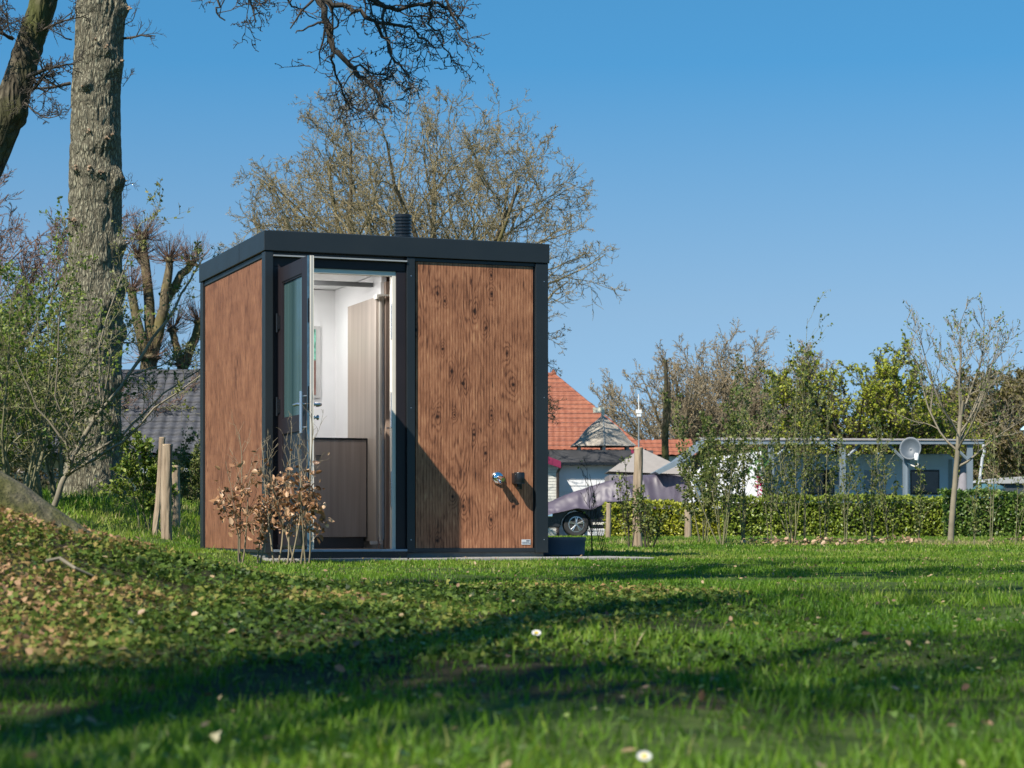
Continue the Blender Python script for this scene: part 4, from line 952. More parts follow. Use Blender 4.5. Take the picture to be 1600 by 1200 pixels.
wn_trunk('trunk', zs, cx, cx * 0, rad, M['bark_big'], big, [(th_(px), zb(py), s_, h_ * 1.15) for px, py, s_, h_ in BUR], 150, .026, 4, lambda T, Zg: .10 * np.exp(-Zg / .25) * (.5 + .5 * np.sin(T * 5 + 1)))
cutm = simple('pruning_cut', (.30, .20, .125), .8, 0, .4, 30)
rg = np.random.default_rng(8)
for (px, py, s_, h_) in BUR[:13] + [BUR[13], BUR[14]]:
    t_ = th_(px) + rg.uniform(-.05, .05); z_ = zb(py); i = int(np.argmin(np.abs(zs - z_))); rr = rad[i] + h_ * .95
    c0 = np.array((cx[i] + (rr - .03) * math.cos(t_), (rr - .03) * math.sin(t_), z_)); dr = np.array((math.cos(t_), math.sin(t_), rg.uniform(-.1, .3)))
    kb = MB()
    for q in range(rg.integers(2, 6)):
        of = rg.normal(0, .022, 3); kb.tube([c0 + of, c0 + of + dr * rg.uniform(.03, .05)], [.015, rg.uniform(.007, .014)], 7)
    kb.build('cut_stub', cutm, big)
Qs = dict(seg=[6, 5, 4], wig=[.16, .2, .2], up=[.03, .05, .05], tap=[.35, .4, .5], n=[7, 4], t0=[.15, .2], ang=[45, 45], len=[.5, .5], rmin=.003)
ot = []
for (px, py, tpx, tpy, r_) in ((190, 60, 260, 75, .016), (192, 40, 215, 10, .008), (190, 290, 228, 285, .008), (192, 135, 205, 130, .005), (192, 535, 250, 520, .008), (188, 600, 225, 598, .008), (110, 130, 35, 130, .022), (112, 20, 60, 60, .010), (112, 62, 60, 55, .01), (192, 515, 225, 500, .006)):
    p0 = P(px, py, d) - np.array((tx, ty, g0)); p1 = P(tpx, tpy, d - .3) - np.array((tx, ty, g0)); v = p1 - p0; ot = []; grow(ot, rg, p0, nrmz(v), np.linalg.norm(v), r_, 0, Qs); branches('side_twig', ot, (0, 1, 2), M['twig_dark'], big, 5)

# crown above the picture
oc = []; Qc = dict(seg=[8, 7, 6, 5], wig=[.13, .18, .22, .25], up=[.04, .05, .04, .02], tap=[.3, .3, .4, .4], n=[9, 7, 5], t0=[.25, .2, .15], ang=[48, 45, 45], len=[.6, .5, .5], rmin=.005)
top = np.array((cx[-1], 0, zs[-1] - .1))
for k in range(7): a_ = k * 2.4 + .5; grow(oc, rg, top, nrmz(np.array((math.cos(a_) * .7, math.sin(a_) * .7, 1.0))), 4.6, .13, 0, Qc)
branches('crown', oc, (0, 1, 2, 3), M['twig'], big, 7)

# --- leaning mossy limb, top left (another tree, base out of the picture)
d = 19.0
lt = empty('leaning_oak', tuple(P(-210, 700, d)), 0, 'dark mossy leaning trunk with shadow bands, cut by the top left corner', 'tree')
cpts = [(-210, 860), (-170, 700), (-110, 500), (-50, 330), (0, 205), (22, 150), (38, 95), (55, 40), (80, -30), (110, -120), (160, -260)]
pl_ = np.array([P(a_, b_, d) for a_, b_ in cpts]) - np.array(lt.location)
tt = np.linspace(0, len(cpts) - 1, 240); pc = np.stack([np.interp(tt, range(len(cpts)), pl_[:, i]) for i in range(3)], 1)
ker = np.ones(25) / 25; pc = np.stack([np.convolve(np.pad(pc[:, i], 12, 'edge'), ker, 'valid') for i in range(3)], 1)
rr_ = np.interp(tt, [0, 4, 4.6, 5.1, 6, 10], [.20, .15, .15, .14, .125, .10])
nth = 60; thv = np.linspace(0, 2 * np.pi, nth, endpoint=False)
Tn = np.gradient(pc, axis=0); Tn /= np.linalg.norm(Tn, axis=1, keepdims=True); Un = np.cross(Tn, (0, 1, 0)); Un /= np.linalg.norm(Un, axis=1, keepdims=True); Wn = np.cross(Tn, Un)
sl = tt * 1.2; Rg = rr_[:, None] + .014 * (np.abs(vn(thv[None] / (2 * np.pi) * 20, sl[:, None] * 3, 71, 20) - .5) * 2 - .5) + .014 * np.exp(-((tt[:, None] - 4.55) / .25) ** 2) * (1 + np.cos(thv[None] - 3.0)) 
Vt = pc[:, None] + Rg[..., None] * (Un[:, None] * np.cos(thv)[None, :, None] + Wn[:, None] * np.sin(thv)[None, :, None])
b_ = (np.arange(239)[:, None] * nth); k_ = np.arange(nth)[None]
link_mesh('trunk', mesh_np('trunk', Vt.reshape(-1, 3), [np.stack([b_ + k_, b_ + (k_ + 1) % nth, b_ + nth + (k_ + 1) % nth, b_ + nth + k_], -1).reshape(-1, 4)]), M['bark_dark'], lt, True)
ol = []; Ql = dict(seg=[8, 6, 5, 4], wig=[.14, .2, .25, .3], up=[.0, .02, .03, .03], tap=[.25, .35, .4, .5], n=[9, 6, 4], t0=[.15, .15, .1], ang=[48, 48, 50], len=[.42, .5, .55], rmin=.0035)
for (a_, b_, c2, d2, r_) in ((35, 128, 110, 80, .026), (38, 145, 112, 130, .020), (30, 150, 95, 190, .012), (45, 60, 100, 20, .014), (20, 60, -40, 40, .02), (10, 20, 60, 60, .01), (0, 10, 35, 50, .01)):
    p0 = P(a_, b_, d) - np.array(lt.location); p1 = P(c2, d2, d - .4) - np.array(lt.location); v = p1 - p0; grow(ol, rg, p0, nrmz(v), np.linalg.norm(v) * 1.05, r_, 0, Ql)
branches('crown', ol, (0, 1, 2, 3), M['twig_dark'], lt, 6)

# --- near oak outside the left edge: root flare in the picture, limbs hanging in from the top
nb = np.array((-2.62, 7.35, .33))
near = empty('near_oak', tuple(nb), 0, 'near oak with mossy root flare at the left edge and twigs hanging in above', 'tree')
zs = np.linspace(-.45, 5.6, 360); rad = np.interp(zs, [-.1, .3, .8, 5.6], [.46, .40, .36, .30])
m_, nt, b, o = new_mat('mossy_bark'); v = coords(nt); n1 = noise(nt, v, 3.2, 5, .6); n2 = noise(nt, v, 26, 5, .7)
br = ramp(nt, n2, [(.3, (.045, .036, .025)), (.65, (.17, .145, .10))]); ms_ = ramp(nt, n2, [(.3, (.030, .034, .006)), (.7, (.15, .14, .035))])
L(nt, mix(nt, ramp(nt, n1, [(.42, (0, 0, 0)), (.56, (1, 1, 1))]), br, ms_), b.inputs['Base Color']); setp(b, Roughness=.95); bump(nt, b, n2, 1.0, .02)
wn_trunk('trunk', zs, zs * 0, zs * 0, rad, m_, near, (), 100, .022, 9, lambda T, Zg: .10 * np.exp(-np.clip(Zg, 0, 9) / .15) + .80 * np.exp(-((T - .10 + np.pi) % (2 * np.pi) - np.pi) ** 2 / .10) * np.exp(-(Zg + .25) / .42) + .4 * np.exp(-((T - 5.1 + np.pi) % (2 * np.pi) - np.pi) ** 2 / .1) * np.exp(-(Zg + .2) / .3))
d = 11.5
HANG = [
 [(430, -420), (452, -200), (470, -60), (500, 4), (508, 35), (522, 75), (545, 100), (562, 118), (582, 133), (596, 160), (612, 178)],
 [(452, -200), (480, -60), (505, 0), (535, 10), (565, 17), (588, 35), (600, 62), (615, 95), (640, 120)],
 [(480, -60), (560, -20), (600, 14), (640, 15), (680, 2), (712, 22), (724, 45)],
 [(588, 35), (620, 40), (650, 50), (668, 62), (690, 75)],
 [(508, 35), (480, 42), (462, 52)],
 [(522, 75), (520, 100), (540, 150), (552, 172)],
 [(560, -20), (640, -40), (690, -10), (716, 40), (722, 62)],
 [(600, 14), (598, 50), (612, 90), (606, 125)],
 [(680, 2), (672, 40), (690, 60), (706, 98)],
 [(452, -200), (380, -120), (352, -40), (345, 0), (335, 18), (352, 32)],
 [(380, -120), (385, -40), (392, 10), (400, 35)],
 [(470, -60), (440, -20), (462, 12), (495, 30)],
 [(545, 100), (575, 112), (605, 118)],
]
RW = [.025, .020, .018, .010, .007, .008, .012, .008, .008, .013, .008, .008, .007]
oh = []; rg = np.random.default_rng(21)
Qh = dict(seg=[4, 4, 3], wig=[.28, .32, .35], up=[.015, .03, .05], tap=[.4, .45, .6], n=[4, 3], t0=[.15, .2], ang=[48, 50], len=[.55, .5], rmin=.0028)
lim0 = []
for pi_, (pl, r0) in enumerate(zip(HANG, RW)):
    dz_ = rg.uniform(-.5, .5) if pi_ > 2 else 0
    q = np.array([P(a_, b_, d + dz_ * min(1, i / 3)) for i, (a_, b_) in enumerate(pl)]) - nb
    t = np.linspace(0, len(q) - 1, (len(q) - 1) * 3 + 1); qq = np.stack([np.interp(t, range(len(q)), q[:, i]) for i in range(3)], 1)
    qq[1:-1] += rg.normal(0, .010, (len(qq) - 2, 3)); rd = np.linspace(r0, max(.0035, r0 * .22), len(qq)); lim0.append((qq, rd, 0))
    seglen = np.linalg.norm(np.diff(qq, axis=0), axis=1)
    for i in range(2, len(qq) - 1):
        for _ in range(rg.poisson(seglen[i] / .062)):
            dr = nrmz(qq[i + 1] - qq[i]); ax_ = nrmz(np.cross(dr, rg.normal(0, 1, 3))); a_ = math.radians(rg.uniform(30, 70))
            grow(oh, rg, qq[i] + (qq[i + 1] - qq[i]) * rg.random(), nrmz(dr * math.cos(a_) + ax_ * math.sin(a_)), rg.uniform(.09, .34), max(.003, rd[i] * .42), 0, Qh)
# limb from the trunk out to the hanging part
a0 = np.array((0, 0, 4.6)); a1 = lim0[0][0][0]
mid = [a0, a0 * .6 + a1 * .4 + np.array((-.3, 0, .7)), a0 * .25 + a1 * .75 + np.array((-.2, 0, .7)), a1]
t = np.linspace(0, 3, 16); lm = np.stack([np.interp(t, range(4), np.array(mid)[:, i]) for i in range(3)], 1)
lim0.append((lm, np.linspace(.15, .032, 16), 0))
branches('hanging_limb', lim0, (0,), M['twig_dark'], near, 8)
branches('hanging_twigs', oh, (0, 1, 2), M['twig_dark'], near, 5)
bp = np.array([p[-1] for p, r, l in oh if l == 2 or rg.random() < .5]); foliage('buds', bp, (.006, .014), rg, simple('dark_bud', (.11, .07, .045), .7), near)
oc = []
for k in range(4): a_ = k * 1.6 + .3; grow(oc, rg, np.array((0, 0, 5.4)), nrmz(np.array((math.cos(a_) * .8, math.sin(a_) * .8 - .1, 1.0))), 3.6, .12, 0, Qc)
branches('crown', oc, (0, 1, 2, 3), M['twig_dark'], near, 7)

# --- trees behind the camera whose limbs throw the shadow bands over the lawn
def shade_limb(gpts, h, r0):
    s = np.array((SUN.x / SUN.z, SUN.y / SUN.z, 1.0)); q = []
    for i, (px, py) in enumerate(gpts):
        D_ = 1064.7 / (py - 810); gx = X(px, D_); q.append(np.array((gx, D_, float(gz(gx, D_)))) + s * h)
    return np.array(q)
so = empty('garden_oak', (-5.5, -6.0, -.12), 0, 'bare oak standing behind the photographer and throwing shadow bands over the lawn', 'tree')
sb = np.array(so.location); os_ = []; rg = np.random.default_rng(31)
SH = [([(-300, 1055), (0, 1068), (200, 1062), (420, 1080), (640, 1085), (760, 1060)], 6.5, .15), ([(500, 1075), (620, 1040), (800, 985), (900, 962), (1050, 960), (1200, 955)], 6.8, .115), ([(1080, 948), (1250, 940), (1400, 925), (1600, 922), (1750, 915)], 7.5, .16),
      ([(980, 1040), (1120, 1065), (1300, 1070), (1450, 1045), (1640, 1020)], 6.2, .13), ([(1380, 1000), (1500, 1010), (1650, 1000)], 6.0, .08)]
trunk_top = np.array((0, 0, 4.2)); lims = [(np.array([(0, 0, -.1), (.05, 0, 2), (.1, .1, 4.3)]), np.array([.38, .30, .27]), 0)]
Qx = dict(seg=[6, 5, 4, 3], wig=[.16, .22, .25, .3], up=[.02, .02, .02, .02], tap=[.3, .4, .4, .5], n=[6, 5, 4], t0=[.15, .15, .1], ang=[45, 45, 50], len=[.5, .5, .5], rmin=.005)
SH2 = []
for gp, h, r0 in SH:
    SH2.append((gp, h, r0))
    for dy_, dx_ in ((22, 50),): SH2.append(([(a_ + dx_ + rg.uniform(-60, 60), b_ + dy_ * (b_ - 850) / 200 * rg.uniform(.5, 1.5)) for a_, b_ in gp], h + rg.uniform(-.4, .8), r0 * .55))
for gp, h, r0 in SH2:
    q = shade_limb(gp, h, r0) - sb; t = np.linspace(0, len(q) - 1, (len(q) - 1) * 3 + 1); qq = np.stack([np.interp(t, range(len(q)), q[:, i]) for i in range(3)], 1)
    qq[1:] += rg.normal(0, .03, (len(qq) - 1, 3)); r0 *= .5; lims.append((qq, np.linspace(r0, r0 * .35, len(qq)), 0))
    lims.append((np.array([trunk_top, trunk_top * .5 + qq[0] * .5 + (0, 0, .3), qq[0]]), np.array([.2, r0 * 1.1, r0]), 0))
    for i in range(1, len(qq) - 1):
        for _ in range(1):
            dr = nrmz(qq[i + 1] - qq[i]); ax_ = nrmz(np.cross(dr, rg.normal(0, 1, 3))); a_ = math.radians(rg.uniform(30, 65))
            grow(os_, rg, qq[i], nrmz(dr * math.cos(a_) + ax_ * math.sin(a_)), rg.uniform(.3, .8), max(.005, r0 * .2), 0, Qx)
branches('trunk', lims, (0,), M['bark_oak'], so, 10)
branches('crown', os_, (0, 1, 2, 3), M['twig'], so, 5)

# --- oak behind the cabin
def tree(name, px, py, d, label, Q, trunk_h, r0, limbs, seed, mats, bud=None, budn=0, bsize=(.05, .09), env=None, lean=0, cat='tree', group=None, gnd=None, uprange=(.6, 1.1), L0=None, blev=None, sides=7):
    """generic tree; returns its Empty"""
    rng = np.random.default_rng(seed); b0 = np.array((X(px, d), d, float(gz(X(px, d), d)) if gnd is None else gnd))
    rt = empty(name, tuple(b0), 0, label, cat, group)
    out = []; n = 9; tp = [np.array((0, 0, -.1))]; dd = nrmz(np.array((lean, 0, 1.0)))
    for i in range(n): dd = nrmz(dd + rng.normal(0, .022, 3)); tp.append(tp[-1] + dd * (trunk_h + .1) / n)
    tr = np.linspace(r0, r0 * .68, n + 1); tr[0] *= 1.3
    trunk = [(np.array(tp), tr, 0)]; lo = []
    for k in range(limbs):
        a_ = k * 2.39996 + rng.uniform(-.3, .3); f_ = (k + .5) / limbs; up = uprange[0] + (uprange[1] - uprange[0]) * f_ + rng.uniform(-.1, .1)
        q = int(n * (1 - .38 * (1 - f_))); st_ = tp[q]
        dl = nrmz(np.array((math.cos(a_), math.sin(a_), up)))
        grow(lo, rng, st_, dl, L0 * rng.uniform(.85, 1.12) * (1.0 if up < 1.5 else .95), r0 * .42, 0, Q, env)
    last = len(Q['seg']) - 1
    br0 = [(p, r, 0) for p, r, l in lo if l == 0]
    branches('trunk', trunk + br0, (0,), mats[0], rt, 10)
    branches('crown', lo, tuple(range(1, last + 1)), mats[1], rt, sides)
    if bud is not None:
        ps = leaf_pts(lo, blev or (last,), budn, rng, .02, .2); foliage('foliage' if bsize[1] > .04 else 'buds', ps, bsize, rng, bud, rt)
    return rt
QO = dict(seg=[9, 8, 7, 5, 3], wig=[.15, .17, .22, .26, .3], up=[.035, .05, .05, .05, .06], tap=[.22, .3, .35, .4, .5], n=[9, 8, 6, 5], t0=[.22, .18, .12, .1], ang=[44, 46, 46, 48], len=[.50, .48, .46, .46], rmin=.0062, fall=.5)
cxo, czo = X(668, 45), 4.6
def env_oak(p):  # p relative to the trunk base: broad dome
    ex = (p[0] + .35) / 4.35; ey = p[1] / 5.2; ez_ = (p[2] - 3.9) / 6.3 if p[2] > 3.9 else (p[2] - 3.9) / 2.2
    return ex * ex + ey * ey + ez_ * ez_
QO['len'] = [.52, .5, .5, .5]
tree('oak_tree', 675, 827, 64.0, 'broad bare oak with fine budding twigs rising behind the cabin roof', QO, 2.6, .24, 13, 41, (M['bark_oak'], simple('oak_twig', (.20, .165, .085), .8, 0, .3, 4)), M['bud'], .5, (.022, .042), env_oak, uprange=(.35, 3.4), L0=8.3).scale = (1.42, 1.42, 1.42)
# --- pollarded trees above the dark roof
def pollard(px, d, pts, label, seed):
    rng = np.random.default_rng(seed); g = 0.0; b0 = np.array((X(px, d), d, g)); rt = empty('pollard_tree', tuple(b0), 0, label, 'tree', None)
    ar, tw = [], []
    for pl, r0, r1 in pts:
        q = np.array([P(a_, b_, d) for a_, b_ in pl]) - b0; q[:, 1] += rng.uniform(-.3, .3)
        t = np.linspace(0, len(q) - 1, (len(q) - 1) * 3 + 1); qq = np.stack([np.interp(t, range(len(q)), q[:, i]) for i in range(3)], 1); qq[1:] += rng.normal(0, .02, (len(qq) - 1, 3))
        ar.append((qq, np.linspace(r0, r1, len(qq)), 0)); e = qq[-1]
        if len(pl) > 2 or True:
            kn = np.array([e + (0, 0, -.05), e + (0, 0, .03), e + (0, 0, .12)]); ar.append((kn, np.array([r1 * 1.2, r1 * 1.7, r1 * .8]), 0))
            for _ in range(85):
                a_ = rng.uniform(0, 2 * math.pi); u_ = rng.uniform(-.5, 1.5); dr = nrmz(np.array((math.cos(a_), math.sin(a_), u_)))
                grow(tw, rng, e + dr * r1 + (0, 0, .04), dr, rng.uniform(.35, .95), .011, 0, dict(seg=[4, 3], wig=[.06, .1], up=[.16, .1], tap=[.4, .5], n=[2], t0=[.3], ang=[25], len=[.5], rmin=.006))
    branches('trunk', ar, (0,), M['bark_oak'], rt, 9); branches('crown', tw, (0, 1), M['twig_red'], rt, 3)
pollard(235, 66.5, [([(233, 827), (234, 600), (232, 560)], .42, .24), ([(232, 565), (218, 520), (207, 455)], .17, .13), ([(234, 560), (233, 500), (226, 420), (221, 372)], .20, .12), ([(237, 565), (252, 500), (262, 440), (266, 408)], .20, .11), ([(256, 470), (275, 440), (298, 410)], .15, .11), ([(226, 420), (214, 400)], .1, .09)],
        'pollarded tree with knobbly limb ends and tufts of thin shoots above the dark roof', 61)
pollard(290, 67.5, [([(288, 827), (287, 600), (285, 570)], .22, .17), ([(285, 570), (277, 545), (272, 520)], .13, .11), ([(287, 575), (300, 540), (312, 505)], .15, .13)],
        'smaller pollarded tree between the tall pollard and the cabin edge', 62)
# --- fine-twigged bare tree far left
QF = dict(seg=[9, 8, 6, 5, 3], wig=[.07, .10, .14, .16, .2], up=[.02, .03, .03, .03, .02], tap=[.2, .25, .3, .4, .5], n=[10, 8, 6, 4], t0=[.15, .12, .1, .1], ang=[34, 34, 34, 32], len=[.55, .55, .5, .5], rmin=.010, fall=.5)
tree('birch_tree', -45, 827, 62.0, 'bare tree with fine reddish sweeping twigs at the far left edge', QF, 3.5, .24, 13, 43, (M['bark_dark'], M['twig_red']), uprange=(.4, 2.6), L0=6.0)
# --- background trees on the right
QB = dict(seg=[9, 7, 6, 4], wig=[.10, .15, .2, .24], up=[.03, .04, .04, .04], tap=[.22, .3, .35, .45], n=[11, 8, 6], t0=[.18, .15, .1], ang=[40, 42, 42], len=[.55, .5, .5], rmin=.014, fall=.5)
tA = tree('bare_tree', 1062, 827, 95.0, 'bare rounded tree behind the dead trunk right of the orange roofs', QB, 2.6, .26, 15, 44, (M['twig'], M['twig']), M['bud'], .5, (.05, .09), uprange=(.35, 2.6), L0=5.6)
def copy_at(src, px, d, rz, s, label, group=None):
    c = copy_tree(src); c.location = (X(px, d), d, 0); c.rotation_euler = (0, 0, rz); c.scale = (s, s, s); c['label'] = label
    if group: c['group'] = group
    return c
copy_at(tA, 1195, 97, 2.1, 1.08, 'taller bare tree between the rounded bare tree and the green-leaved tree')
copy_at(tA, 1128, 118, 4.2, 1.0, 'bare tree farther back between the two nearer bare trees')
tG = tree('maple_tree', 1352, 827, 80.0, 'tree in fresh yellow-green spring leaf above the long canopy', QB, 2.0, .22, 13, 46, (M['bark_dark'], M['twig_dark']), M['yellowgreen'], 2.4, (.07, .15), uprange=(.4, 3.0), L0=4.6, blev=(2, 3))
copy_at(tG, 1435, 92, 1.6, .78, 'smaller yellow-green tree half behind the sapling')
tW = tree('wood_tree', 1560, 827, 108.0, 'brownish budding tree at the wood edge right of the sapling', QB, 3.0, .22, 14, 47, (M['twig'], M['twig']), leaf_mat('olive_bud', [(0, (.09, .08, .025)), (.6, (.17, .14, .05)), (1, (.24, .22, .06))], .3), 2.6, (.08, .17), uprange=(.3, 2.6), L0=5.0, blev=(2, 3))
for i, (px, d_, s, lb) in enumerate(((1500, 112, .92, 'olive budding tree directly behind the sapling crown'), (1625, 104, 1.0, 'olive budding tree cut by the right edge of the picture'), (1595, 118, 1.1, 'taller wood tree second from the right edge'), (1530, 122, 1.0, 'wood tree far back right of the sapling trunk'), (1460, 116, .72, 'low olive tree left of the sapling trunk'), (1680, 112, 1.0, 'wood tree just past the right edge'))):
    copy_at(tW, px, d_, i * 1.7 + .6, s, lb)
# undergrowth along the far wood
rg = np.random.default_rng(66); n = 15000
x = rg.uniform(X(990, 118), X(1700, 118), n); y = rg.uniform(116, 124, n); z = rg.random(n) ** 1.1 * (2.6 + 2.4 * vn(x * .35, 0, 7) + 1.6 * sm(10, 26, x))
v, f, r_ = inst(LEAF_V, LEAF_F, np.stack([x, y, z], 1), rand_rot(rg, n), rg.uniform(.16, .34, n), rg.random(n))
tag(link_mesh('undergrowth', mesh_np('undergrowth', v, f, r_), leaf_mat('olive_scrub', [(0, (.05, .045, .018)), (.5, (.10, .085, .035)), (1, (.19, .17, .06))], .25)), 'olive and brown undergrowth along the edge of the far wood', 'undergrowth', kind='stuff')
x = rg.uniform(-32, X(330, 74), 9000); y = rg.uniform(72, 78, 9000); z = rg.random(9000) ** 1.2 * (1.8 + 1.6 * vn(x * .5, 0, 9))
v, f, r_ = inst(LEAF_V, LEAF_F, np.stack([x, y, z], 1), rand_rot(rg, 9000), rg.uniform(.12, .24, 9000), rg.random(9000))
tag(link_mesh('scrub', mesh_np('scrub', v, f, r_), bpy.data.materials['olive_scrub']), 'brownish scrub behind the dark-roofed house', 'scrub', kind='stuff')
# dead trunk
d = 70
dt = empty('dead_trunk', (X(1040, d), d, 0), 0, 'tall limbless dead trunk standing in front of the bare trees', 'tree trunk')
q = np.array([(0, 0, -.1), (.03, 0, 1.5), (-.02, 0, 3.0), (.03, 0, 4.4), (0, 0, Z(562, d))]); t = np.linspace(0, 4, 30); qq = np.stack([np.interp(t, range(5), q[:, i]) for i in range(3)], 1)
rr = np.interp(t, [0, 2.6, 3.0, 3.3, 4], [.14, .11, .10, .07, .06]) * (1 + .12 * (np.random.default_rng(1).random(30) - .5))
branches('trunk', [(qq, rr, 0), (np.array([(0.08, 0, 3.6), (.10, 0, 4.3), (.12, 0, 4.95)]), np.array([.08, .07, .04]), 0)], (0,), M['bark_dark'], dt, 10)

# --- hedges
def hedge(name, px0, px1, d, h, label, stops, seed, dens=1500, th=.8, size=(.05, .09), z0=.02):
    rng = np.random.default_rng(seed); x0, x1 = X(px0, d), X(px1, d); rt = empty(name, ((x0 + x1) / 2, d, 0), 0, label, 'hedge'); hw = (x1 - x0) / 2
    MB().box(-hw + .12, hw - .12, .34, th - .1, .0, h - .14).build('hedge_core', simple(name + '_core', (.022, .026, .010), .95, 0, .4, 5), rt)
    n = int((x1 - x0) * dens); x = rng.uniform(-hw, hw, n); face = rng.random(n) < .68
    hv = h + .10 * (vn(x * 1.7, 0, seed) - .5) + .05 * (vn(x * 7, 1, seed) - .5)
    y = np.where(face, .03 + np.abs(rng.normal(0, .07, n)) + .12 * (vn(x * 2.5, 3, seed)), rng.uniform(0, th, n)); z = np.where(face, rng.uniform(z0, 1, n) * hv, hv - np.abs(rng.normal(0, .05, n)))
    rn = np.clip(rng.random(n) * .75 + .35 * (vn(x * 2, z * 2, seed + 1) - .3), 0, 1)
    v, f, r = inst(LEAF_V, LEAF_F, np.stack([x, y, z], 1), rand_rot(rng, n), rng.uniform(size[0], size[1], n), rn)
    link_mesh('foliage', mesh_np('foliage', v, f, r), leaf_mat(name + '_leaf', stops, .3, .4, .5), rt); return rt
hedge('yellow_hedge', 944, 1145, 50.5, .80, 'low clipped hedge with bright yellow-green leaves beside the covered car', [(0, (.14, .17, .014)), (.4, (.34, .36, .028)), (1, (.54, .52, .08))], 71, 1500)
hedge('laurel_hedge', 1128, 1500, 49.5, .93, 'long clipped mid-green hedge in front of the caravan', [(0, (.08, .13, .015)), (.45, (.22, .29, .03)), (1, (.42, .46, .08))], 72, 1500)
hedge('laurel_hedge', 1476, 1720, 48.5, 1.02, 'darker glossy green hedge section right of the sapling', [(0, (.03, .07, .012)), (.5, (.11, .19, .028)), (1, (.30, .38, .08))], 73, 1700, size=(.06, .10))
hedge('privet_hedge', 195, 345, 31, 1.02, 'sparse olive privet hedge between the wooden stakes and the dark-roofed house', [(0, (.02, .03, .008)), (.5, (.07, .08, .02)), (1, (.19, .17, .06))], 74, 900, .6, (.03, .06))
hedge('beech_hedge', -60, 195, 33, 1.1, 'thin brownish hedge behind the big scarred trunk', [(0, (.03, .025, .01)), (.5, (.10, .075, .03)), (1, (.20, .17, .07))], 75, 800, .6, (.04, .07))

# --- stakes
def stake(px, d, y0, y1, r, label, seed, lean=0, dark=False):
    rng = np.random.default_rng(seed); b0 = np.array((X(px, d), d, float(gz(X(px, d), d)))); rt = empty('stake', tuple(b0), 0, label, 'post', 'wooden stakes'); h = Z(y0, d) - b0[2]
    zs = np.linspace(-.1, h, 60); cx = lean * zs + .006 * np.sin(zs * 5 + seed)
    o = wn_trunk('stake_shaft', zs, cx, cx * 0, np.full(60, r) * (1.04 - .06 * zs / h), M['stake'], rt, (), 36, .007, seed)
    MB().lathe([(r * .98, h - .012), (r * .93, h + .006), (0, h + .008)], (lean * h + .006 * math.sin(h * 5 + seed), 0, 0), 'z', 18).build('cut_end', simple('cut_wood', (.44, .33, .21), .85, 0, .2, 20), rt)
m, nt, b, o = new_mat('stake_wood'); v = coords(nt, (12, 12, .9)); L(nt, ramp(nt, noise(nt, v, 2.0, 6, .65), [(.28, (.10, .07, .045)), (.45, (.27, .20, .135)), (.75, (.46, .37, .26))]), b.inputs['Base Color']); setp(b, Roughness=.9); bump(nt, b, noise(nt, v, 6, 4), .4, .005); M['stake'] = m
stake(261, 19, 695, 848, .050, 'thick pale debarked stake, nearest of the stakes left of the cabin', 3)
stake(243, 20.3, 684, 840, .030, 'thinner grey stake leaning just behind the thick pale stake', 5, .07)
stake(275, 23, 728, 808, .045, 'short stake behind and right of the thick pale stake', 7)
stake(997, 23.5, 700, 856, .052, 'weathered split post standing alone at the end of the shrub row right of the cabin', 9)
stake(951, 44, 787, 836, .055, 'small stake at the left end of the yellow-green hedge', 11)
stake(1075, 42, 797, 838, .07, 'small stake in front of the right part of the yellow-green hedge', 13)

# --- shrubs in the row at the right and left
QS = dict(seg=[7, 5, 4], wig=[.022, .12, .16], up=[.06, .10, .10], tap=[.3, .4, .5], n=[11, 3], t0=[.18, .15], ang=[32, 34], len=[.32, .42], rmin=.0026, fall=.55)
def shrub(name, px, d, label, stems, hgt, spread, seed, twig, leafm, per=3.2, size=(.025, .05), Q=QS, cat='shrub', group=None, r0=.0075, jit=.012, lean=0, blev=(1, 2), bunch=.05):
    rng = np.random.default_rng(seed); b0 = np.array((X(px, d), d, float(gz(X(px, d), d)) - .01)); rt = empty(name, tuple(b0), 0, label, cat, group); out = []
    for k in range(stems):
        a_ = rng.uniform(0, 2 * math.pi); s_ = abs(rng.normal(0, spread)); hh_ = hgt * rng.uniform(.5, 1.0) if k else hgt
        if k == 0: s_ *= .3
        grow(out, rng, np.array((math.cos(a_) * bunch * rng.random(), math.sin(a_) * bunch * rng.random(), 0.0)), nrmz(np.array((math.cos(a_) * s_ + lean, math.sin(a_) * s_, 1.0))), hh_, r0 * rng.uniform(.7, 1.2), 0, Q)
    branches('stems', out, (0, 1, 2), twig, rt, 5)
    if leafm is not None:
        ps = np.concatenate([leaf_pts(out, blev, per, rng, jit, .1), leaf_pts(out, (0,), per * 5, rng, jit, .35)]); foliage('leaves', ps, size, rng, leafm, rt)
    return rt
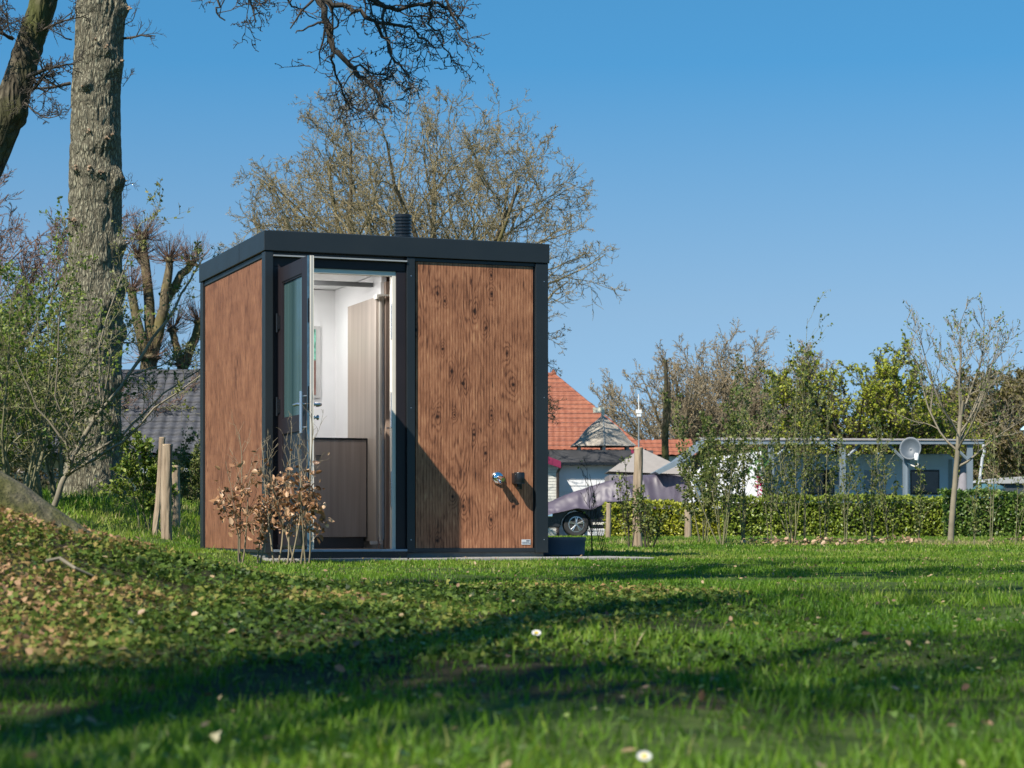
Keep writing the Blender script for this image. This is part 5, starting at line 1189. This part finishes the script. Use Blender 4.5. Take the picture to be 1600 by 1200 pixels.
R_ = [(1098, 26.5, 10, 1.5, .22, 'bushy small-leaved shrub at the left end of the shrub row'), (1128, 25.5, 11, 1.85, .20, 'dense shrub with a reddish stem beside the bushy left-end shrub'), (1160, 27, 6, 2.15, .08, 'slender upright shrub between the dense shrub and the tallest one'), (1238, 25.8, 9, 2.05, .20, 'thick-based shrub fanning out in front of the canopy post'), (1256, 26.4, 5, 2.78, .05, 'tallest upright shoot of the shrub row reaching above the canopy'),
      (1205, 27, 5, 2.0, .10, 'narrow shrub left of the tallest shoot'), (1288, 26.2, 5, 1.7, .20, 'thin shrub right of the tallest shoot'), (1322, 25.5, 3, 1.25, .18, 'sparse low shrub below the middle canopy post'), (1362, 26, 5, 1.4, .20, 'thin leafy shrub below the satellite dish, left of it'), (1392, 26.5, 5, 1.45, .18, 'thin leafy shrub just below the satellite dish'),
      (1432, 26.2, 3, .95, .22, 'small sparse shrub between the dish and the sapling'), (1548, 26, 4, 1.5, .10, 'upright thin shrub second from the right edge'), (1582, 25.5, 4, 1.25, .18, 'leafy shrub at the right edge of the shrub row'), (1520, 25, 4, .75, .35, 'low arching twiggy shrub right of the sapling')]
for i, (px, d_, st_, h_, sp_, lb) in enumerate(R_):
    shrub('privet_shrub', px, d_, lb, max(2, int(st_ * .72)), h_, sp_, 100 + i, M['sprout'], M['dullgreen'], 9.0 if i < 2 else 5.0 if i < 7 else 2.6, (.022, .048), group='shrubs in the row before the hedge')
shrub('privet_shrub', 985, 22.8, 'small leafy shrub growing against the left side of the split post', 4, .95, .16, 130, M['twig_dark'], M['dullgreen'], 1.8, (.02, .045))
shrub('privet_shrub', 1012, 22.6, 'dark leafy shrub low at the right foot of the split post', 6, .62, .38, 131, M['twig_dark'], M['dullgreen'], 2.2, (.02, .045))
shrub('bare_sapling', 922, 19.0, 'thin dark bare sapling with tiny yellow buds at its top, right of the blue tub', 2, .82, .03, 132, M['twig_dark'], M['yellowgreen'], .25, (.012, .025), r0=.005)
shrub('bare_sapling', 944, 18.6, 'dark leaning bundle of bare stems next to the thin sapling', 4, .72, .02, 133, M['twig_dark'], None, lean=-.24, r0=.0042, Q=dict(seg=[6, 2], wig=[.02, .1], up=[.0, .1], tap=[.5, .5], n=[3], t0=[.3], ang=[15], len=[.12], rmin=.003))
# sapling
QT = dict(seg=[8, 7, 5, 4], wig=[.10, .13, .16, .2], up=[.055, .07, .08, .08], tap=[.2, .3, .4, .5], n=[8, 6, 3], t0=[.2, .15, .2], ang=[36, 38, 38], len=[.48, .45, .45], rmin=.0045, fall=.45)
tree('sapling_tree', 1485, 850, 28.0, 'young tree with thin pale trunk and airy budding crown before the right hedge', QT, 1.85, .042, 9, 149, (M['twig_pale'], M['twig_pale']), M['spring'], .55, (.02, .042), uprange=(.30, 2.6), L0=1.5, blev=(2, 3), sides=6)
# left shrubs: hawthorn with fresh leaves
QL = dict(seg=[8, 6, 5, 4], wig=[.10, .16, .2, .24], up=[.05, .05, .05, .05], tap=[.25, .35, .4, .5], n=[9, 6, 3], t0=[.2, .15, .15], ang=[38, 42, 45], len=[.45, .45, .5], rmin=.003, fall=.5)
def leafy(name, px, d, label, stems, hgt, spread, seed, per, size, lm, lean=0, twig=None, blev=(2, 3), r0=.022, Q=QL):
    rng = np.random.default_rng(seed); b0 = np.array((X(px, d), d, float(gz(X(px, d), d)) - .02)); rt = empty(name, tuple(b0), 0, label, 'shrub'); out = []
    for k in range(stems):
        a_ = rng.uniform(0, 2 * math.pi); s_ = rng.uniform(.2, 1) * spread; grow(out, rng, np.array((math.cos(a_) * .12, math.sin(a_) * .12, 0)), nrmz(np.array((math.cos(a_) * s_ + lean, math.sin(a_) * s_, 1.0))), hgt * rng.uniform(.6, 1), r0 * rng.uniform(.6, 1.2), 0, Q)
    branches('stems', out, (0, 1, 2, 3), twig or M['sprout'], rt, 6); ps = leaf_pts(out, blev, per, rng, .015, .2); foliage('leaves', ps, size, rng, lm, rt)
leafy('hawthorn', 20, 21.5, 'tall hawthorn bush in fresh leaf at the left edge of the picture', 9, 2.7, .30, 151, 1.9, (.025, .055), M['spring'])
leafy('hawthorn', 75, 23, 'hawthorn bush in fresh leaf close to the left side of the big trunk', 8, 2.2, .28, 152, 1.9, (.025, .055), M['spring'])
leafy('hawthorn', -35, 22.5, 'hawthorn bush half outside the left edge', 8, 2.6, .3, 153, 1.9, (.025, .055), M['spring'])
leafy('hawthorn', 30, 25.5, 'olive twiggy bush low behind the left hawthorns', 10, 1.5, .4, 154, 1.8, (.03, .06), M['dullgreen'])
leafy('elder_shrub', 236, 21.5, 'small bright green shrub growing left of the wooden stakes', 4, .95, .20, 155, 3.2, (.025, .055), M['spring'], r0=.010)
leafy('elder_shrub', 296, 26, 'olive bush between the short stake and the cabin', 9, .9, .22, 156, 2.2, (.02, .04), M['dullgreen'], r0=.008)
# long slanting shrub
d = 20.5
b0 = np.array((X(85, d), d, float(gz(X(85, d), d)))); ss = empty('blackthorn', tuple(b0), 0, 'slanting blackthorn with long pale stems sweeping up right before the big trunk', 'shrub')
SL = [([(85, 790), (102, 745), (120, 700), (160, 640), (205, 585), (262, 500), (300, 440), (322, 402)], .030, .006), ([(102, 745), (150, 715), (200, 690), (245, 640), (300, 605), (345, 575)], .018, .004), ([(120, 725), (190, 680), (235, 630), (285, 590), (330, 560)], .014, .004), ([(105, 735), (104, 690), (118, 640), (110, 600), (125, 560)], .012, .004), ([(160, 640), (180, 560), (225, 510)], .010, .003), ([(205, 585), (250, 570), (300, 535)], .010, .003), ([(110, 700), (60, 640), (30, 560)], .014, .004), ([(120, 700), (90, 620), (100, 480), (130, 400)], .012, .003), ([(160, 640), (150, 540), (190, 420), (215, 345), (250, 318)], .010, .002)]
lo, tw = [], []; rg = np.random.default_rng(160)
for pl, r0, r1 in SL:
    q = np.array([P(a_, b_, d) for a_, b_ in pl]) - b0; q[:, 1] += np.linspace(0, rg.uniform(-.6, .3), len(q)); t = np.linspace(0, len(q) - 1, (len(q) - 1) * 3 + 1); qq = np.stack([np.interp(t, range(len(q)), q[:, i]) for i in range(3)], 1); qq[1:] += rg.normal(0, .008, (len(qq) - 1, 3)); rd = np.linspace(r0, r1, len(qq)); lo.append((qq, rd, 0))
    for i in range(3, len(qq) - 1):
        for _ in range(1 + (rg.random() < .5)):
            dr = nrmz(qq[i + 1] - qq[i]); ax_ = nrmz(np.cross(dr, rg.normal(0, 1, 3))); a_ = math.radians(rg.uniform(35, 75)); grow(tw, rg, qq[i], nrmz(dr * math.cos(a_) + ax_ * math.sin(a_)), rg.uniform(.12, .5), max(.003, rd[i] * .35), 1, QL)
branches('stems', lo, (0,), M['twig_pale'], ss, 8); branches('twigs', tw, (1, 2, 3), M['sprout'], ss, 5)
ps = leaf_pts(tw, (2, 3), .8, rg, .008); foliage('leaves', ps, (.018, .042), rg, leaf_mat('blackthorn_leaf', [(0, (.07, .11, .02)), (.5, (.17, .20, .04)), (1, (.30, .27, .10))], .35), ss)

# --- beech saplings with dry leaves in front of the door
M['beech'] = leaf_mat('dry_beech_leaf', [(0, (.13, .055, .022)), (.4, (.33, .165, .075)), (.75, (.50, .29, .15)), (1, (.66, .44, .27))], .28, .45, .5)
QBe = dict(seg=[7, 5, 3], wig=[.09, .15, .2], up=[.07, .10, .08], tap=[.25, .4, .5], n=[9, 3], t0=[.22, .2], ang=[36, 40], len=[.30, .45], rmin=.0016, fall=.35)
for i, (px, d_, st_, h_, lb, per) in enumerate(((374, 15.0, 3, .92, 'leftmost dry beech sapling standing before the side panel of the cabin', 2.6), (402, 15.15, 2, .62, 'low dry beech sapling directly right of the leftmost one', 2.6), (432, 15.0, 2, .98, 'dry beech sapling in front of the corner post', 2.6), (449, 14.8, 2, .80, 'dry beech sapling in the middle of the clump before the door', 3.0), (466, 14.9, 2, 1.08, 'tallest dry beech sapling, in front of the open door leaf', 2.4), (482, 14.75, 2, .85, 'rightmost dry beech sapling reaching over the threshold', 2.4))):
    rng = np.random.default_rng(170 + i); b0 = np.array((X(px, d_), d_, float(gz(X(px, d_), d_)) - .01)); rt = empty('beech_sapling', tuple(b0), 0, lb, 'shrub', 'dry beech saplings before the cabin'); out = []
    for k in range(st_):
        a_ = rng.uniform(0, 6.28); grow(out, rng, np.array((math.cos(a_) * .02, math.sin(a_) * .02, 0)), nrmz(np.array((math.cos(a_) * .24, math.sin(a_) * .20, 1.0))), h_ * (1 if k == 0 else rng.uniform(.6, .9)), .0070 * rng.uniform(.8, 1.1), 0, QBe)
    branches('stems', out, (0, 1, 2), M['twig'], rt, 6)
    ps = leaf_pts(out, (1, 2), per * 1.6, rng, .022, .15); hz_ = ps[:, 2]; keep = rng.random(len(ps)) < np.exp(-((hz_ - .34) / .24) ** 2) * (.35 + 1.3 * vn(ps[:, 0] * 14 + i, hz_ * 9, 5))
    CUP = [(0, 0, 0), (.28, .3, .14), (.22, .72, .16), (0, 1, -.02), (-.22, .72, .12), (-.28, .3, .16), (0, .5, -.05)]
    foliage('dry_leaves', ps[keep], (.022, .062), rng, M['beech'], rt, None, CUP, [[(0, 1, 6), (1, 2, 6), (2, 3, 6), (3, 4, 6), (4, 5, 6), (5, 0, 6)]])

# --- daisies and a stick
def daisy(px, py, s, label):
    D_ = min(np.linspace(2.5, 8, 1200), key=lambda q: abs(float(gz(X(px, q), q)) + .035 - Z(py, q))); x_, y_ = X(px, D_), float(D_); g = float(gz(x_, y_)); rt = empty('daisy', (x_, y_, g), 0, label, 'flower', 'daisies in the lawn')
    hgt = .035; pt = MB()
    for k in range(16):
        a_ = 2 * math.pi * k / 16; c, s_ = math.cos(a_), math.sin(a_); r1 = s; w = s * .17
        pt.add([(c * .2 * s - s_ * w * .4, s_ * .2 * s + c * w * .4, hgt), (c * .2 * s + s_ * w * .4, s_ * .2 * s - c * w * .4, hgt), (c * r1 + s_ * w, s_ * r1 - c * w, hgt + .2 * s), (c * r1 - s_ * w, s_ * r1 + c * w, hgt + .2 * s)], [(0, 1, 2, 3)])
    pt.build('petals', simple('petal_white', (.5, .5, .48), .6, 0, .02), rt, fix=False); MB().lathe([(.44 * s, hgt), (.42 * s, hgt + .28 * s), (0, hgt + .38 * s)], (0, 0, 0), 'z', 12).build('flower_head', simple('petal_yellow', (.65, .45, .04), .6), rt, 0, True)
    MB().tube([(0, 0, -.01), (.002, 0, hgt)], .0012, 5).build('stem', M['sprout'], rt)
    rt.rotation_euler = (math.radians(35), 0, 0)
daisy(1005, 1172, .0085, 'open daisy nearest to the camera in the right foreground'); daisy(838, 985, .011, 'open daisy farther off in the shadowed middle of the lawn')
b0 = np.array((-1.28, 6.2, float(gz(-1.28, 6.2)) + .035)); st_ = MB().tube([(-.055, 0, .02), (-.02, .02, .028), (.03, -.01, .0), (.075, .02, -.022)], [.006, .0055, .005, .003], 8)
so_ = st_.build('stick', M['twig_pale'], None, 0, True); so_.location = tuple(b0); tag(so_, 'short pale dead stick lying on the ivy mound', 'stick')
